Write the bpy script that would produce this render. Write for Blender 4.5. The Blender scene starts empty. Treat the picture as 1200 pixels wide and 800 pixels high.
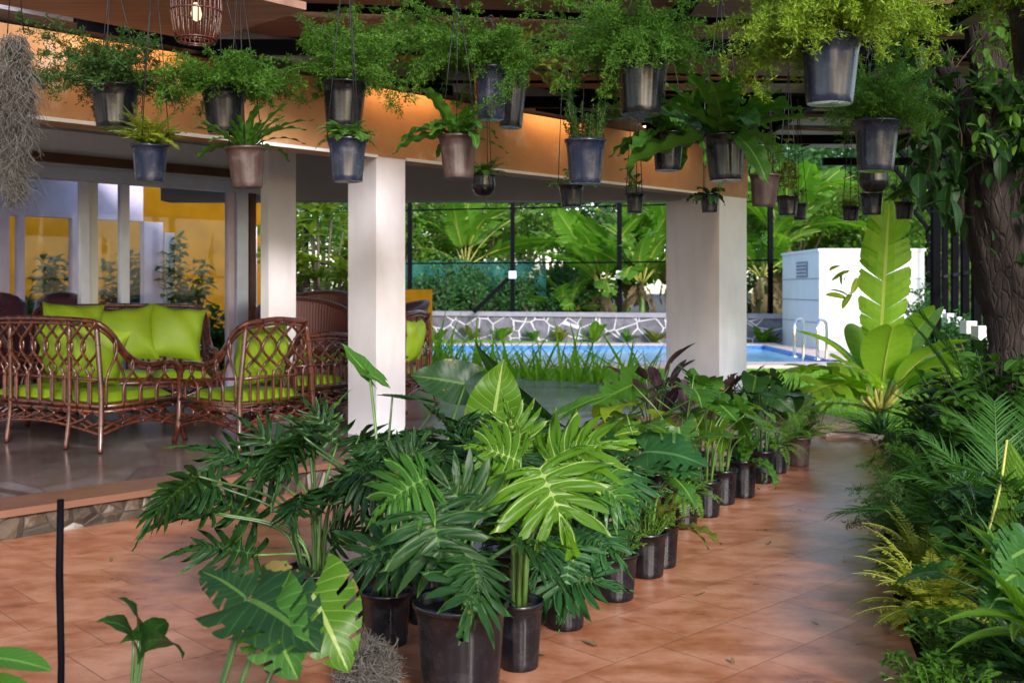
import bpy, math, random
import numpy as np
R = math.radians
random.seed(7)
rng = np.random.default_rng(11)
scene = bpy.context.scene
C = scene.collection
# ------------------------------------------------------------------ camera, sky, sun, exposure
EYE, F, HX, HY = 1.4, 1250.0, 600.0, 337.0
cam_d = bpy.data.cameras.new('camera'); cam = bpy.data.objects.new('camera', cam_d); C.objects.link(cam)
cam.location = (0, 0, EYE); cam.rotation_euler = (R(90), 0, 0)
cam_d.sensor_width = 36; cam_d.lens = 36*F/1200; cam_d.shift_y = -(400-HY)/1200
cam_d.clip_start = 0.05; cam_d.clip_end = 600
cam_d.dof.use_dof = True; cam_d.dof.focus_distance = 4.9; cam_d.dof.aperture_fstop = 4.5
scene.camera = cam
SUN_EL, SUN_AZ = 24.0, 20.0      # sun stands low behind the camera, a little to the right
w = bpy.data.worlds.new('World'); scene.world = w; w.use_nodes = True
nt = w.node_tree; sky = nt.nodes.new('ShaderNodeTexSky'); sky.sky_type = 'NISHITA'; sky.sun_disc = False
sky.sun_elevation = R(SUN_EL); sky.sun_rotation = R(180-SUN_AZ)
bgn = nt.nodes['Background']; bgn.inputs['Strength'].default_value = 0.125
nt.links.new(sky.outputs[0], bgn.inputs['Color'])
sd = bpy.data.lights.new('sun', 'SUN'); so = bpy.data.objects.new('sun', sd); C.objects.link(so)
sd.energy = 1.6; sd.angle = R(11); sd.color = (1.0, 0.965, 0.94)
so.rotation_euler = (R(90-SUN_EL), 0, R(SUN_AZ))
scene.view_settings.view_transform = 'Standard'; scene.view_settings.look = 'None'
scene.view_settings.gamma = 1; scene.view_settings.exposure = 1.72
scene.render.engine = 'CYCLES'
scene.cycles.max_bounces = 8; scene.cycles.transparent_max_bounces = 12
# ------------------------------------------------------------------ pixel helpers (photo is 1200 x 800)
def P(x, y, Y): return np.array([(x-HX)/F*Y, Y, EYE+(HY-y)/F*Y])
def gY(y): return EYE*F/(y-HY)            # depth of a floor point
PLAT = 0.175
def pY(y): return (EYE-PLAT)*F/(y-HY)     # depth of a terrace point
U = np.array([.69, .724]); U /= np.linalg.norm(U); V_ = np.array([-U[1], U[0]])
# ------------------------------------------------------------------ mesh builder
class MB:
    def __init__(s): s.v=[]; s.q=[]; s.t=[]; s.uv=[]; s.n=0; s.qm=[]; s.tm=[]
    def add(s, v, q=None, t=None, uv=None, m=0):
        v = np.asarray(v, float).reshape(-1,3); k = len(v)
        s.v.append(v); s.uv.append(np.zeros((k,2)) if uv is None else np.asarray(uv, float))
        if q is not None and len(q): q=np.asarray(q,int).reshape(-1,4); s.q.append(q+s.n); s.qm.append(np.full(len(q),m))
        if t is not None and len(t): t=np.asarray(t,int).reshape(-1,3); s.t.append(t+s.n); s.tm.append(np.full(len(t),m))
        s.n += k; return s
    def mesh(s, name, mats, smooth=True):
        me = bpy.data.meshes.new(name)
        if not s.v: return me
        v = np.concatenate(s.v); uv = np.concatenate(s.uv)
        q = np.concatenate(s.q) if s.q else np.zeros((0,4),int); t = np.concatenate(s.t) if s.t else np.zeros((0,3),int)
        qm = np.concatenate(s.qm) if s.qm else np.zeros(0,int); tm = np.concatenate(s.tm) if s.tm else np.zeros(0,int)
        li = np.concatenate([q.ravel(), t.ravel()]).astype(np.int32)
        st = np.concatenate([np.arange(len(q))*4, len(q)*4+np.arange(len(t))*3]).astype(np.int32)
        me.vertices.add(len(v)); me.vertices.foreach_set('co', v.astype(np.float32).ravel())
        me.loops.add(len(li)); me.loops.foreach_set('vertex_index', li)
        me.polygons.add(len(st)); me.polygons.foreach_set('loop_start', st)
        for m in (mats if isinstance(mats,(list,tuple)) else [mats]): me.materials.append(m)
        me.polygons.foreach_set('material_index', np.concatenate([qm,tm]).astype(np.int32))
        ul = me.uv_layers.new(name='UVMap'); ul.data.foreach_set('uv', uv[li].astype(np.float32).ravel())
        me.update(calc_edges=True); me.validate()
        me.polygons.foreach_set('use_smooth', np.full(len(me.polygons), smooth))
        return me
    def obj(s, name, mats, parent=None, smooth=True, loc=None):
        o = bpy.data.objects.new(name, s.mesh(name, mats, smooth)); C.objects.link(o)
        if parent is not None: o.parent = parent
        if loc is not None: o.location = loc
        return o
    # --- shapes
    def box(s, c, d, rz=0, m=0):
        x,y,z = np.array(d)/2.
        v = np.array([[-x,-y,-z],[x,-y,-z],[x,y,-z],[-x,y,-z],[-x,-y,z],[x,-y,z],[x,y,z],[-x,y,z]])
        v = rotz(v, rz)+np.array(c)
        return s.add(v, [[0,3,2,1],[4,5,6,7],[0,1,5,4],[1,2,6,5],[2,3,7,6],[3,0,4,7]], m=m)
    def bar(s, a, b, wd, hd, m=0):        # box beam from a to b (3d), width in xy, height in z-ish
        a=np.array(a,float); b=np.array(b,float); f=b-a; L=np.linalg.norm(f); f/=L
        up=np.array([0,0,1.]) if abs(f[2])<.95 else np.array([0,1.,0]); sd=np.cross(f,up); sd/=np.linalg.norm(sd); up=np.cross(sd,f)
        v=[p+sd*i*wd/2+up*j*hd/2 for p in (a,b) for i,j in ((-1,-1),(1,-1),(1,1),(-1,1))]
        return s.add(v,[[0,1,2,3],[4,7,6,5],[0,4,5,1],[1,5,6,2],[2,6,7,3],[3,7,4,0]],m=m)
    def prism(s, poly, z0, z1, m=0):
        n=len(poly); p=np.array(poly,float); v=np.concatenate([np.c_[p,np.full(n,z0)],np.c_[p,np.full(n,z1)]])
        q=[[i,(i+1)%n,n+(i+1)%n,n+i] for i in range(n)]
        cen=p.mean(0); v=np.concatenate([v,[[*cen,z0],[*cen,z1]]])
        t=[[n+i,n+(i+1)%n,2*n+1] for i in range(n)]+[[(i+1)%n,i,2*n] for i in range(n)]
        return s.add(v,q,t,m=m)
    def tube(s, pts, r, n=6, m=0, cap=True):
        p=np.array(pts,float); k=len(p); r=np.full(k,r) if np.isscalar(r) else np.array(r,float)
        tan=np.gradient(p,axis=0); tan/=np.linalg.norm(tan,axis=1)[:,None]+1e-9
        ref=np.array([0,0,1.]) if abs(tan[0][2])<.9 else np.array([1.,0,0])
        a=np.cross(tan[0],ref); a/=np.linalg.norm(a); rings=[]
        th=np.linspace(0,2*np.pi,n,endpoint=False); cs,sn=np.cos(th)[:,None],np.sin(th)[:,None]
        lens=np.r_[0,np.cumsum(np.linalg.norm(np.diff(p,axis=0),axis=1))]
        for i in range(k):
            a=a-tan[i]*np.dot(a,tan[i]); a/=np.linalg.norm(a)+1e-9; b=np.cross(tan[i],a)
            rings.append(p[i]+r[i]*(cs*a+sn*b))
        v=np.concatenate(rings); uv=np.array([[j/n,lens[i]] for i in range(k) for j in range(n)])
        q=[[i*n+j,i*n+(j+1)%n,(i+1)*n+(j+1)%n,(i+1)*n+j] for i in range(k-1) for j in range(n)]; t=[]
        if cap:
            v=np.concatenate([v,[p[0]],[p[-1]]]); uv=np.concatenate([uv,[[0,0],[0,lens[-1]]]])
            t=[[(j+1)%n,j,k*n] for j in range(n)]+[[(k-1)*n+j,(k-1)*n+(j+1)%n,k*n+1] for j in range(n)]
        return s.add(v,q,t,uv,m)
    def lathe(s, prof, n=32, m=0, mod=None, c=(0,0,0), arc=(0,2*math.pi)):
        full=abs(arc[1]-arc[0]-2*math.pi)<1e-6
        th=np.linspace(arc[0],arc[1],n,endpoint=not full); k=len(prof); v=[]; uv=[]
        for i,(r,z) in enumerate(prof):
            rr=np.full(n,float(r)) if mod is None else r*mod(th,i)
            v.append(np.c_[rr*np.cos(th)+c[0],rr*np.sin(th)+c[1],np.full(n,z+c[2])]); uv.append(np.c_[th/6.283,np.full(n,z)])
        e=n if full else n-1
        q=[[i*n+j,i*n+(j+1)%n,(i+1)*n+(j+1)%n,(i+1)*n+j] for i in range(k-1) for j in range(e)]
        return s.add(np.concatenate(v),q,None,np.concatenate(uv),m)
    def diamonds(s, p, d, side, L, W, m=0, fold=None):     # many small leaves at once: base, side, tip, side
        p=np.asarray(p,float); L=np.broadcast_to(np.asarray(L,float),(len(p),))[:,None]; W=np.broadcast_to(np.asarray(W,float),(len(p),))[:,None]
        a=p; b=p+d*L*.45+side*W*.5; c=p+d*L; e=p+d*L*.45-side*W*.5
        if fold is not None: n_=np.cross(side,d); b=b+n_*W*fold; e=e+n_*W*fold
        v=np.stack([a,b,c,e],1).reshape(-1,3); k=len(p)
        uv=np.tile(np.array([[0,0],[1,.45],[0,1],[-1,.45]]),(k,1))
        return s.add(v,np.arange(4*k).reshape(-1,4),None,uv,m)
def rotz(v,a):
    c,s=math.cos(a),math.sin(a); v=np.asarray(v,float); return np.c_[v[:,0]*c-v[:,1]*s, v[:,0]*s+v[:,1]*c, v[:,2]]
def unit(v): v=np.asarray(v,float); return v/(np.linalg.norm(v,axis=-1,keepdims=True)+1e-9)
def rdir(n): return unit(rng.normal(size=(n,3)))
def spline(pts, n=8):       # catmull-rom
    p=np.array(pts,float); p=np.concatenate([[2*p[0]-p[1]],p,[2*p[-1]-p[-2]]]); out=[]
    for i in range(1,len(p)-2):
        for t in np.linspace(0,1,n,endpoint=False):
            out.append(.5*((2*p[i])+(p[i+1]-p[i-1])*t+(2*p[i-1]-5*p[i]+4*p[i+1]-p[i+2])*t*t+(3*p[i]-p[i-1]-3*p[i+1]+p[i+2])*t**3))
    out.append(p[-2]); return np.array(out)
# ------------------------------------------------------------------ things
def tag(o, label=None, cat=None, group=None, kind=None):
    if label: o['label']=label
    if cat: o['category']=cat
    if group: o['group']=group
    if kind: o['kind']=kind
    return o
def thing(name, label, cat, loc=(0,0,0), rz=0, group=None):
    o=bpy.data.objects.new(name,None); C.objects.link(o); o.empty_display_size=.1
    o.location=[float(q) for q in loc]; o.rotation_euler=(0,0,rz); return tag(o,label,cat,group)
def dup(root, loc, rz, label, group=None, sc=None):
    r=root.copy(); C.objects.link(r); r.location=[float(q) for q in loc]; r.rotation_euler=(0,0,rz); r['label']=label
    if group: r['group']=group
    if sc: r.scale=(sc,sc,sc) if np.isscalar(sc) else sc
    for ch in list(root.children):
        c=ch.copy(); C.objects.link(c); c.parent=r
        for g in ch.children: d=g.copy(); C.objects.link(d); d.parent=c
    return r
def struct(o): o['kind']='structure'; return o
# ------------------------------------------------------------------ materials
class NT:
    def __init__(s,name):
        s.m=bpy.data.materials.new(name); s.m.use_nodes=True; s.t=s.m.node_tree; s.b=s.t.nodes['Principled BSDF']; s.out=s.t.nodes['Material Output']
    def n(s,typ,**k):
        o=s.t.nodes.new('ShaderNode'+typ)
        for a,b in k.items():
            if a.startswith('i_'): o.inputs[int(a[2:]) if a[2:].isdigit() else a[2:].replace('_',' ')].default_value=b
            else: setattr(o,a,b)
        return o
    def l(s,a,b): s.t.links.new(a,b)
    def math(s,op,a,b=0.0,c=None):
        o=s.n('Math',operation=op)
        for i,q in enumerate((a,b) if c is None else (a,b,c)):
            if isinstance(q,(int,float)): o.inputs[i].default_value=q
            else: s.l(q,o.inputs[i])
        return o.outputs[0]
    def mix(s,f,a,b,blend='MIX'):
        o=s.n('Mix',data_type='RGBA',blend_type=blend)
        for i,q in ((0,f),(6,a),(7,b)):
            if isinstance(q,(int,float)): o.inputs[i].default_value=q
            elif isinstance(q,tuple): o.inputs[i].default_value=(*q[:3],1)
            else: s.l(q,o.inputs[i])
        return o.outputs[2]
    def ramp(s,f,stops):
        o=s.n('ValToRGB'); e=o.color_ramp.elements
        while len(e)<len(stops): e.new(.5)
        for el,(p,c) in zip(e,stops): el.position=p; el.color=(*c,1) if isinstance(c,tuple) else (c,c,c,1)
        s.l(f,o.inputs[0]); return o.outputs[0]
    def coord(s,kind='Object',scale=(1,1,1),rot=(0,0,0)):
        c=s.n('TexCoord'); mp=s.n('Mapping'); mp.inputs['Scale'].default_value=scale; mp.inputs['Rotation'].default_value=rot
        s.l(c.outputs[kind],mp.inputs[0]); return mp.outputs[0]
    def noise(s,vec,scale,detail=4,rough=.55):
        o=s.n('TexNoise'); o.inputs['Scale'].default_value=scale; o.inputs['Detail'].default_value=detail; o.inputs['Roughness'].default_value=rough
        if vec is not None: s.l(vec,o.inputs['Vector'])
        return o.outputs['Fac']
    def bump(s,h,st=.3,dist=.01):
        o=s.n('Bump'); o.inputs['Strength'].default_value=st; o.inputs['Distance'].default_value=dist
        s.l(h,o.inputs['Height']); s.l(o.outputs[0],s.b.inputs['Normal']); return o.outputs[0]
    def set(s,**k):
        for a,v in k.items():
            i=s.b.inputs[a.replace('_',' ')]
            if isinstance(v,tuple): i.default_value=(*v[:3],1)
            elif isinstance(v,(int,float)): i.default_value=v
            else: s.l(v,i)
        return s
def plain(name,col,rough=.5,metal=0.,var=.25,scale=6,bump=0.,bscale=40,rvar=.12):
    k=NT(name); v=k.coord(); f=k.noise(v,scale)
    c2=tuple(min(1,q*(1+var)) for q in col); c1=tuple(q*(1-var) for q in col)
    k.set(Base_Color=k.ramp(f,[(.3,c1),(.7,c2)]),Metallic=metal)
    k.set(Roughness=k.math('ADD',k.math('MULTIPLY',k.noise(v,scale*3),2*rvar),rough-rvar))
    if bump: k.bump(k.noise(v,bscale,6),bump)
    return k.m
def leafmat(name,c1,c2,vein=None,rough=.35,trans=.25,lat=9,vw=.06,tcol=None,bl=.5):
    k=NT(name); uv=k.n('UVMap'); sp=k.n('SeparateXYZ'); k.l(uv.outputs[0],sp.inputs[0])
    u,v=sp.outputs[0],sp.outputs[1]; au=k.math('ABSOLUTE',u)
    isl=k.n('NewGeometry').outputs['Random Per Island']; ob=k.n('ObjectInfo').outputs['Random']
    nz=k.noise(k.coord(),9,3)
    f=k.math('ADD',k.math('MULTIPLY',isl,bl),k.math('MULTIPLY',nz,.7)); f=k.math('SUBTRACT',f,.1)
    col=k.mix(f,c1,c2)
    if vein:
        mid=k.math('LESS_THAN',au,vw)
        fr=k.math('FRACT',k.math('MULTIPLY',k.math('SUBTRACT',v,k.math('MULTIPLY',au,.3)),float(lat)))
        lt=k.math('MULTIPLY',k.math('MULTIPLY',k.math('LESS_THAN',k.math('ABSOLUTE',k.math('SUBTRACT',fr,.5)),.05),.35),k.math('LESS_THAN',v,5.))
        msk=k.math('MAXIMUM',mid,lt); col=k.mix(k.math('MULTIPLY',msk,.75),col,vein)
        k.bump(k.math('SUBTRACT',k.math('MULTIPLY',k.math('ABSOLUTE',k.math('SUBTRACT',fr,.5)),k.math('LESS_THAN',v,5.)),k.math('MULTIPLY',nz,.8)),.22,.006)
    if vein:
        sp_=k.math('MULTIPLY',k.math('GREATER_THAN',k.noise(k.coord(),38,3),.70),.55); ed=k.math('MULTIPLY',k.math('GREATER_THAN',k.math('ADD',k.math('MULTIPLY',au,.35),k.noise(k.coord(),12,3)),.98),.8)
        col=k.mix(k.math('MAXIMUM',k.math('MULTIPLY',sp_,k.math('GREATER_THAN',isl,.5)),ed),col,(.17,.12,.03))
    # underside paler
    bk=k.n('NewGeometry').outputs['Backfacing']; col=k.mix(k.math('MULTIPLY',bk,.35),col,tuple(min(1,q*1.5) for q in c2))
    k.set(Base_Color=col,Roughness=k.math('ADD',rough-.09,k.math('MULTIPLY',nz,.2)),Specular_IOR_Level=.17)
    tr=k.n('BsdfTranslucent'); tc=k.mix(1.0,col,tcol or (1.6,1.8,.5),'MULTIPLY')
    k.l(tc,tr.inputs[0]); mx=k.n('MixShader'); mx.inputs[0].default_value=trans
    k.l(k.b.outputs[0],mx.inputs[1]); k.l(tr.outputs[0],mx.inputs[2]); k.l(mx.outputs[0],k.out.inputs[0])
    return k.m
M={}
k=NT('white_render'); v=k.coord(); n1=k.noise(v,2.2,6,.6); n2=k.noise(k.coord(scale=(1,1,.18)),7,5); k.set(Base_Color=k.mix(k.ramp(n2,[(.5,0.),(.8,.35)]),k.ramp(n1,[(.3,(.66,.62,.66)),(.7,(.75,.71,.75))]),(.50,.44,.43)),Roughness=.7); k.bump(k.math('ADD',k.noise(v,55,5),k.math('MULTIPLY',n1,2.)),.18,.008); M['wall']=k.m
M['wall_ext']=plain('white_paint',(.68,.68,.70),.7,var=.05,scale=1.5,bump=.1)
k=NT('orange_fascia'); v=k.coord(); f=k.noise(v,3); 
k.set(Base_Color=k.ramp(f,[(.3,(.31,.145,.058)),(.6,(.38,.19,.078)),(.72,(.46,.31,.23))]),Roughness=.6); k.bump(k.noise(v,30,5),.25); M['fascia']=k.m
M['soffit']=plain('grey_paint',(.36,.33,.33),.75,var=.08,scale=2)
M['brown']=plain('brown_timber',(.10,.035,.015),.45,var=.4,scale=5)
M['alu']=plain('aluminium',(.62,.63,.76),.35,.3,var=.08)
M['mauve']=plain('mauve_frame',(.74,.62,.76),.5,var=.08)
M['black']=plain('black_metal',(.003,.003,.005),.6,0.,var=.2); M['black'].node_tree.nodes['Principled BSDF'].inputs['Specular IOR Level'].default_value=.02
M['chrome']=plain('chrome',(.75,.75,.78),.15,1.,var=.03)
k=NT('glass'); gl=k.n('BsdfGlossy'); gl.inputs['Roughness'].default_value=.02; gl.inputs['Color'].default_value=(.9,.92,1,1)
tr=k.n('BsdfTransparent'); tr.inputs[0].default_value=(.88,.90,.93,1); fs=k.n('Fresnel'); fs.inputs[0].default_value=1.5
mx=k.n('MixShader'); k.l(k.math('ADD',k.math('MULTIPLY',fs.outputs[0],.26),.006),mx.inputs[0]); k.l(tr.outputs[0],mx.inputs[1]); k.l(gl.outputs[0],mx.inputs[2]); k.l(mx.outputs[0],k.out.inputs[0]); M['glass']=k.m
# pots
def potmat(name,base,dust,amt,rough):
    k=NT(name); v=k.coord(); n1=k.noise(v,14,6,.65); n2=k.noise(k.coord(scale=(1,1,.15)),60,3)
    z=k.n('SeparateXYZ'); k.l(k.coord(),z.inputs[0])
    msk=k.ramp(n1,[(.48,0.),(.72,1.)]); msk=k.math('MULTIPLY',msk,amt)
    sc=k.math('MULTIPLY',k.math('GREATER_THAN',n2,.66),.10)
    spk=k.math('MULTIPLY',k.math('GREATER_THAN',k.noise(v,150,2),.73),.5)
    col=k.mix(k.math('MAXIMUM',msk,k.math('MAXIMUM',sc,spk)),base,dust)
    k.set(Base_Color=col,Roughness=k.math('ADD',rough,k.math('MULTIPLY',msk,.35))); k.bump(n2,.15,.003); return k.m
M['pot_black']=potmat('black_pot_plastic',(.0035,.0035,.0055),(.030,.026,.028),.35,.24)
M['pot_blue']=potmat('blue_grey_pot_plastic',(.010,.015,.033),(.075,.066,.075),.45,.22)
M['pot_brown']=potmat('brown_grey_pot_plastic',(.05,.026,.022),(.13,.095,.085),.6,.42)
M['soil']=plain('potting_soil',(.035,.02,.013),.95,var=.6,scale=60,bump=.8,bscale=90)
M['wire']=plain('wire',(.02,.02,.02),.5,.5)
# leaves
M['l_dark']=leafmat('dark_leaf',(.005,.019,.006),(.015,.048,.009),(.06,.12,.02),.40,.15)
M['l_mid']=leafmat('mid_leaf',(.020,.068,.010),(.045,.125,.015),(.15,.26,.05),.3,.25)
M['l_bright']=leafmat('bright_leaf',(.036,.10,.006),(.075,.165,.009),(.32,.40,.12),.34,.35)
M['l_lime']=leafmat('lime_leaf',(.13,.21,.01),(.21,.28,.015),(.4,.42,.1),.4,.35)
M['l_banana']=leafmat('banana_leaf',(.045,.135,.015),(.10,.22,.022),(.35,.42,.10),.38,.45,lat=26)
M['l_teal']=leafmat('bluish_leaf',(.009,.040,.013),(.022,.078,.018),(.07,.16,.05),.46,.18)
M['l_purple']=leafmat('purplish_leaf',(.02,.012,.016),(.045,.025,.03),(.12,.06,.05),.25,.1)
M['l_olive']=leafmat('olive_leaf',(.06,.075,.012),(.11,.12,.02),(.2,.2,.05),.35,.25)
M['l_asp']=leafmat('asparagus_needles',(.022,.07,.008),(.07,.16,.016),None,.45,.3,bl=1.)
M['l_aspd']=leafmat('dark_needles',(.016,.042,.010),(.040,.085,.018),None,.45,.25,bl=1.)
M['l_aspy']=leafmat('yellow_green_needles',(.06,.13,.008),(.17,.24,.02),None,.45,.35,bl=1.)  # yellow green needles, the fern's own tone
M['l_fern']=leafmat('fern_green',(.03,.085,.012),(.08,.16,.02),None,.45,.3)
M['l_ferny']=leafmat('yellow_fern',(.11,.15,.01),(.22,.24,.02),None,.45,.35,bl=.9)
M['l_palm']=leafmat('palm_leaf',(.02,.068,.014),(.055,.14,.022),None,.3,.25)
M['l_banana2']=leafmat('yellow_green_banana_leaf',(.12,.26,.015),(.22,.36,.03),(.42,.46,.12),.40,.45,lat=26)  # brighter yellow green leaf colour of the young banana plant
M['l_tree1']=leafmat('tree_leaf_dark',(.012,.05,.02),(.04,.11,.03),None,.45,.3,bl=1.)
M['l_tree2']=leafmat('tree_leaf_light',(.035,.10,.015),(.085,.17,.022),None,.45,.4,bl=1.)
M['l_tree3']=leafmat('tree_leaf_yellow',(.08,.14,.016),(.17,.23,.025),None,.45,.4,bl=1.)
M['l_lawn']=leafmat('lawn_blade',(.10,.24,.015),(.20,.36,.03),None,.6,.4,bl=1.)
M['l_brown']=leafmat('dry_leaf',(.09,.065,.035),(.19,.14,.08),None,.7,.3)
M['petiole']=plain('green_petiole',(.07,.14,.025),.4,var=.3,scale=8)
M['petiole_d']=plain('dark_petiole',(.035,.075,.02),.4,var=.3,scale=8)
M['petiole_y']=plain('yellow_petiole',(.30,.30,.06),.45,var=.25,scale=8)
M['twig']=plain('brown_twig',(.07,.045,.025),.7,var=.3,scale=20)
M['white_fl']=plain('white_flower',(.8,.78,.72),.6,var=.05)
k=NT('bark'); v=k.coord(scale=(1,1,.22)); n=k.noise(v,16,9,.7); vo=k.n('TexVoronoi',feature='DISTANCE_TO_EDGE'); vo.inputs['Scale'].default_value=24; k.l(v,vo.inputs['Vector'])
k.set(Base_Color=k.ramp(n,[(.32,(.006,.004,.003)),(.58,(.024,.013,.010)),(.76,(.09,.064,.054))]),Roughness=.9)
k.bump(k.math('ADD',n,k.math('MULTIPLY',k.math('MINIMUM',vo.outputs[0],.12),5.)),.9,.03); M['bark']=k.m
M['bark_far']=plain('grey_bark',(.10,.075,.055),.9,var=.4,scale=4)
# furniture
k=NT('rattan'); uv=k.n('UVMap'); wv=k.n('SeparateXYZ'); k.l(uv.outputs[0],wv.inputs[0]); fr=k.math('FRACT',k.math('MULTIPLY',wv.outputs[1],5.)); nd=k.math('LESS_THAN',fr,.06)
n=k.noise(k.coord(),14,4); c=k.ramp(n,[(.3,(.032,.008,.005)),(.7,(.125,.030,.014))]); k.set(Base_Color=k.mix(nd,c,(.03,.008,.005)),Roughness=.27); k.b.inputs['Coat Weight'].default_value=.3; M['rattan']=k.m
M['green_cloth']=plain('lime_cushion_cloth',(.21,.32,.006),.6,var=.10,scale=4,bump=.35,bscale=9)
k=NT('wicker'); uvn=k.n('UVMap'); sp_=k.n('SeparateXYZ'); k.l(uvn.outputs[0],sp_.inputs[0]); ru=k.math('MULTIPLY',k.math('ADD',k.math('SINE',k.math('MULTIPLY',sp_.outputs[0],420.)),1.),.5); rv=k.math('MULTIPLY',k.math('ADD',k.math('SINE',k.math('MULTIPLY',sp_.outputs[1],300.)),1.),.5); rr_=k.math('ADD',k.math('MULTIPLY',ru,.75),k.math('MULTIPLY',rv,.25))
k.set(Base_Color=k.mix(rr_,(.05,.013,.010),(.20,.062,.048)),Roughness=.5); k.bump(rr_,.7,.006); M['wicker']=k.m
M['leather']=plain('maroon_leather',(.09,.022,.035),.3,var=.25,scale=5,bump=.2,bscale=25)
M['moss']=leafmat('grey_moss',(.035,.03,.025),(.17,.155,.135),None,.9,.2,tcol=(1,1,.9),bl=1.)
# stone
k=NT('riser_stone'); v=k.coord(); vo=k.n('TexVoronoi',feature='DISTANCE_TO_EDGE'); vo.inputs['Scale'].default_value=7.5; k.l(v,vo.inputs['Vector']); vc=k.n('TexVoronoi'); vc.inputs['Scale'].default_value=7.5; k.l(v,vc.inputs['Vector'])
n=k.noise(v,9,6); sx=k.n('SeparateXYZ'); k.l(vc.outputs['Color'],sx.inputs[0])
c=k.ramp(k.math('ADD',k.math('MULTIPLY',n,.6),k.math('MULTIPLY',sx.outputs[0],.4)),[(.25,(.025,.016,.010)),(.58,(.075,.048,.030)),(.78,(.24,.21,.18))])
e=k.math('LESS_THAN',vo.outputs[0],.035); k.set(Base_Color=k.mix(e,c,(.04,.028,.02)),Roughness=.8); k.bump(k.math('ADD',k.math('MINIMUM',k.math('MULTIPLY',vo.outputs[0],5.),1.),n),.8,.03); M['riser']=k.m
k=NT('slate_wall'); v=k.coord(scale=(1,1,1.15)); vo=k.n('TexVoronoi',feature='DISTANCE_TO_EDGE'); vo.inputs['Scale'].default_value=2.1; vo.inputs['Randomness'].default_value=1.; k.l(v,vo.inputs['Vector']); n=k.noise(v,4,5)
e=k.math('LESS_THAN',k.math('ADD',vo.outputs[0],k.math('MULTIPLY',n,.05)),.052); k.set(Base_Color=k.mix(e,k.ramp(n,[(.3,(.07,.065,.09)),(.7,(.17,.16,.20))]),(.52,.50,.54)),Roughness=.75); k.bump(k.math('ADD',e,n),.6,.04); M['slate_wall']=k.m
M['coping_grey']=plain('grey_coping',(.22,.21,.26),.7,var=.12)
# floor materials
k=NT('terracotta_tiles'); v=k.coord(rot=(0,0,-math.atan2(.687,.727)))
br=k.n('TexBrick'); br.offset=.38; br.inputs['Scale'].default_value=1.; br.inputs['Mortar Size'].default_value=.004; br.inputs['Mortar Smooth'].default_value=.3; br.inputs['Brick Width'].default_value=.43; br.inputs['Row Height'].default_value=.375
br.inputs['Color1'].default_value=(.0,.0,.0,1); br.inputs['Color2'].default_value=(1,1,1,1); br.inputs['Mortar'].default_value=(.5,.5,.5,1); k.l(v,br.inputs['Vector'])
n1=k.noise(k.coord(scale=(1,2.2,1),rot=(0,0,.3)),2.6,8,.62); n2=k.noise(k.coord(),9,6,.7); n3=k.noise(k.coord(scale=(1,1,1)),.7,4)
tv=k.n('SeparateColor'); k.l(br.outputs['Color'],tv.inputs[0])
f=k.math('ADD',k.math('ADD',k.math('MULTIPLY',n1,.8),k.math('MULTIPLY',n2,.42)),k.math('MULTIPLY',tv.outputs[0],.10)); f=k.math('SUBTRACT',f,.085)
c=k.ramp(f,[(.36,(.15,.045,.021)),(.53,(.335,.120,.055)),(.70,(.47,.215,.125))]); c=k.mix(k.math('MULTIPLY',k.math('GREATER_THAN',n2,.6),.22),c,(.10,.035,.022))
mo=br.outputs['Fac']; k.set(Base_Color=k.mix(k.math('MULTIPLY',mo,.5),c,(.12,.052,.035)),Roughness=k.math('ADD',.17,k.math('MULTIPLY',n1,.30)))
k.b.inputs['Specular IOR Level'].default_value=.5
k.bump(k.math('SUBTRACT',k.math('MULTIPLY',n2,.35),mo),.35,.006); M['tiles']=k.m
k=NT('terrace_slate'); v=k.coord(); vo=k.n('TexVoronoi',feature='DISTANCE_TO_EDGE'); vo.inputs['Scale'].default_value=1.6; k.l(v,vo.inputs['Vector']); vc=k.n('TexVoronoi'); vc.inputs['Scale'].default_value=1.6; k.l(v,vc.inputs['Vector']); sx=k.n('SeparateXYZ'); k.l(vc.outputs['Color'],sx.inputs[0])
n=k.noise(v,5,6); c=k.ramp(k.math('ADD',k.math('MULTIPLY',sx.outputs[0],.5),k.math('MULTIPLY',n,.5)),[(.3,(.09,.062,.055)),(.6,(.145,.115,.11)),(.8,(.21,.19,.22))])
e=k.math('LESS_THAN',vo.outputs[0],.008); k.set(Base_Color=k.mix(e,c,(.06,.04,.035)),Roughness=k.math('ADD',.12,k.math('MULTIPLY',n,.15))); M['slate_floor']=k.m
M['nosing']=plain('terrace_nosing',(.17,.078,.05),.35,var=.15,scale=3)
k=NT('grass_ground'); v=k.coord(); n=k.noise(v,1.2,6); n2=k.noise(v,40,4); k.set(Base_Color=k.ramp(k.math('ADD',k.math('MULTIPLY',n,.5),k.math('MULTIPLY',n2,.5)),[(.3,(.08,.20,.015)),(.7,(.16,.34,.03))]),Roughness=.9); k.bump(n2,.6,.03); M['lawn']=k.m
M['earth']=plain('dark_earth',(.045,.032,.02),.95,var=.5,scale=3,bump=.6,bscale=20)
M['brickpath']=plain('pink_paving',(.45,.22,.17),.7,var=.25,scale=6,bump=.2)
M['coping']=plain('pool_coping',(.62,.47,.42),.6,var=.12,scale=3)
k=NT('pool_water'); v=k.coord(); br=k.n('TexBrick'); br.inputs['Scale'].default_value=4.; br.inputs['Mortar Size'].default_value=.02; k.l(v,br.inputs['Vector']); br.inputs['Color1'].default_value=(.13,.36,.52,1); br.inputs['Color2'].default_value=(.20,.45,.60,1); br.inputs['Mortar'].default_value=(.30,.52,.64,1)
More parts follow.
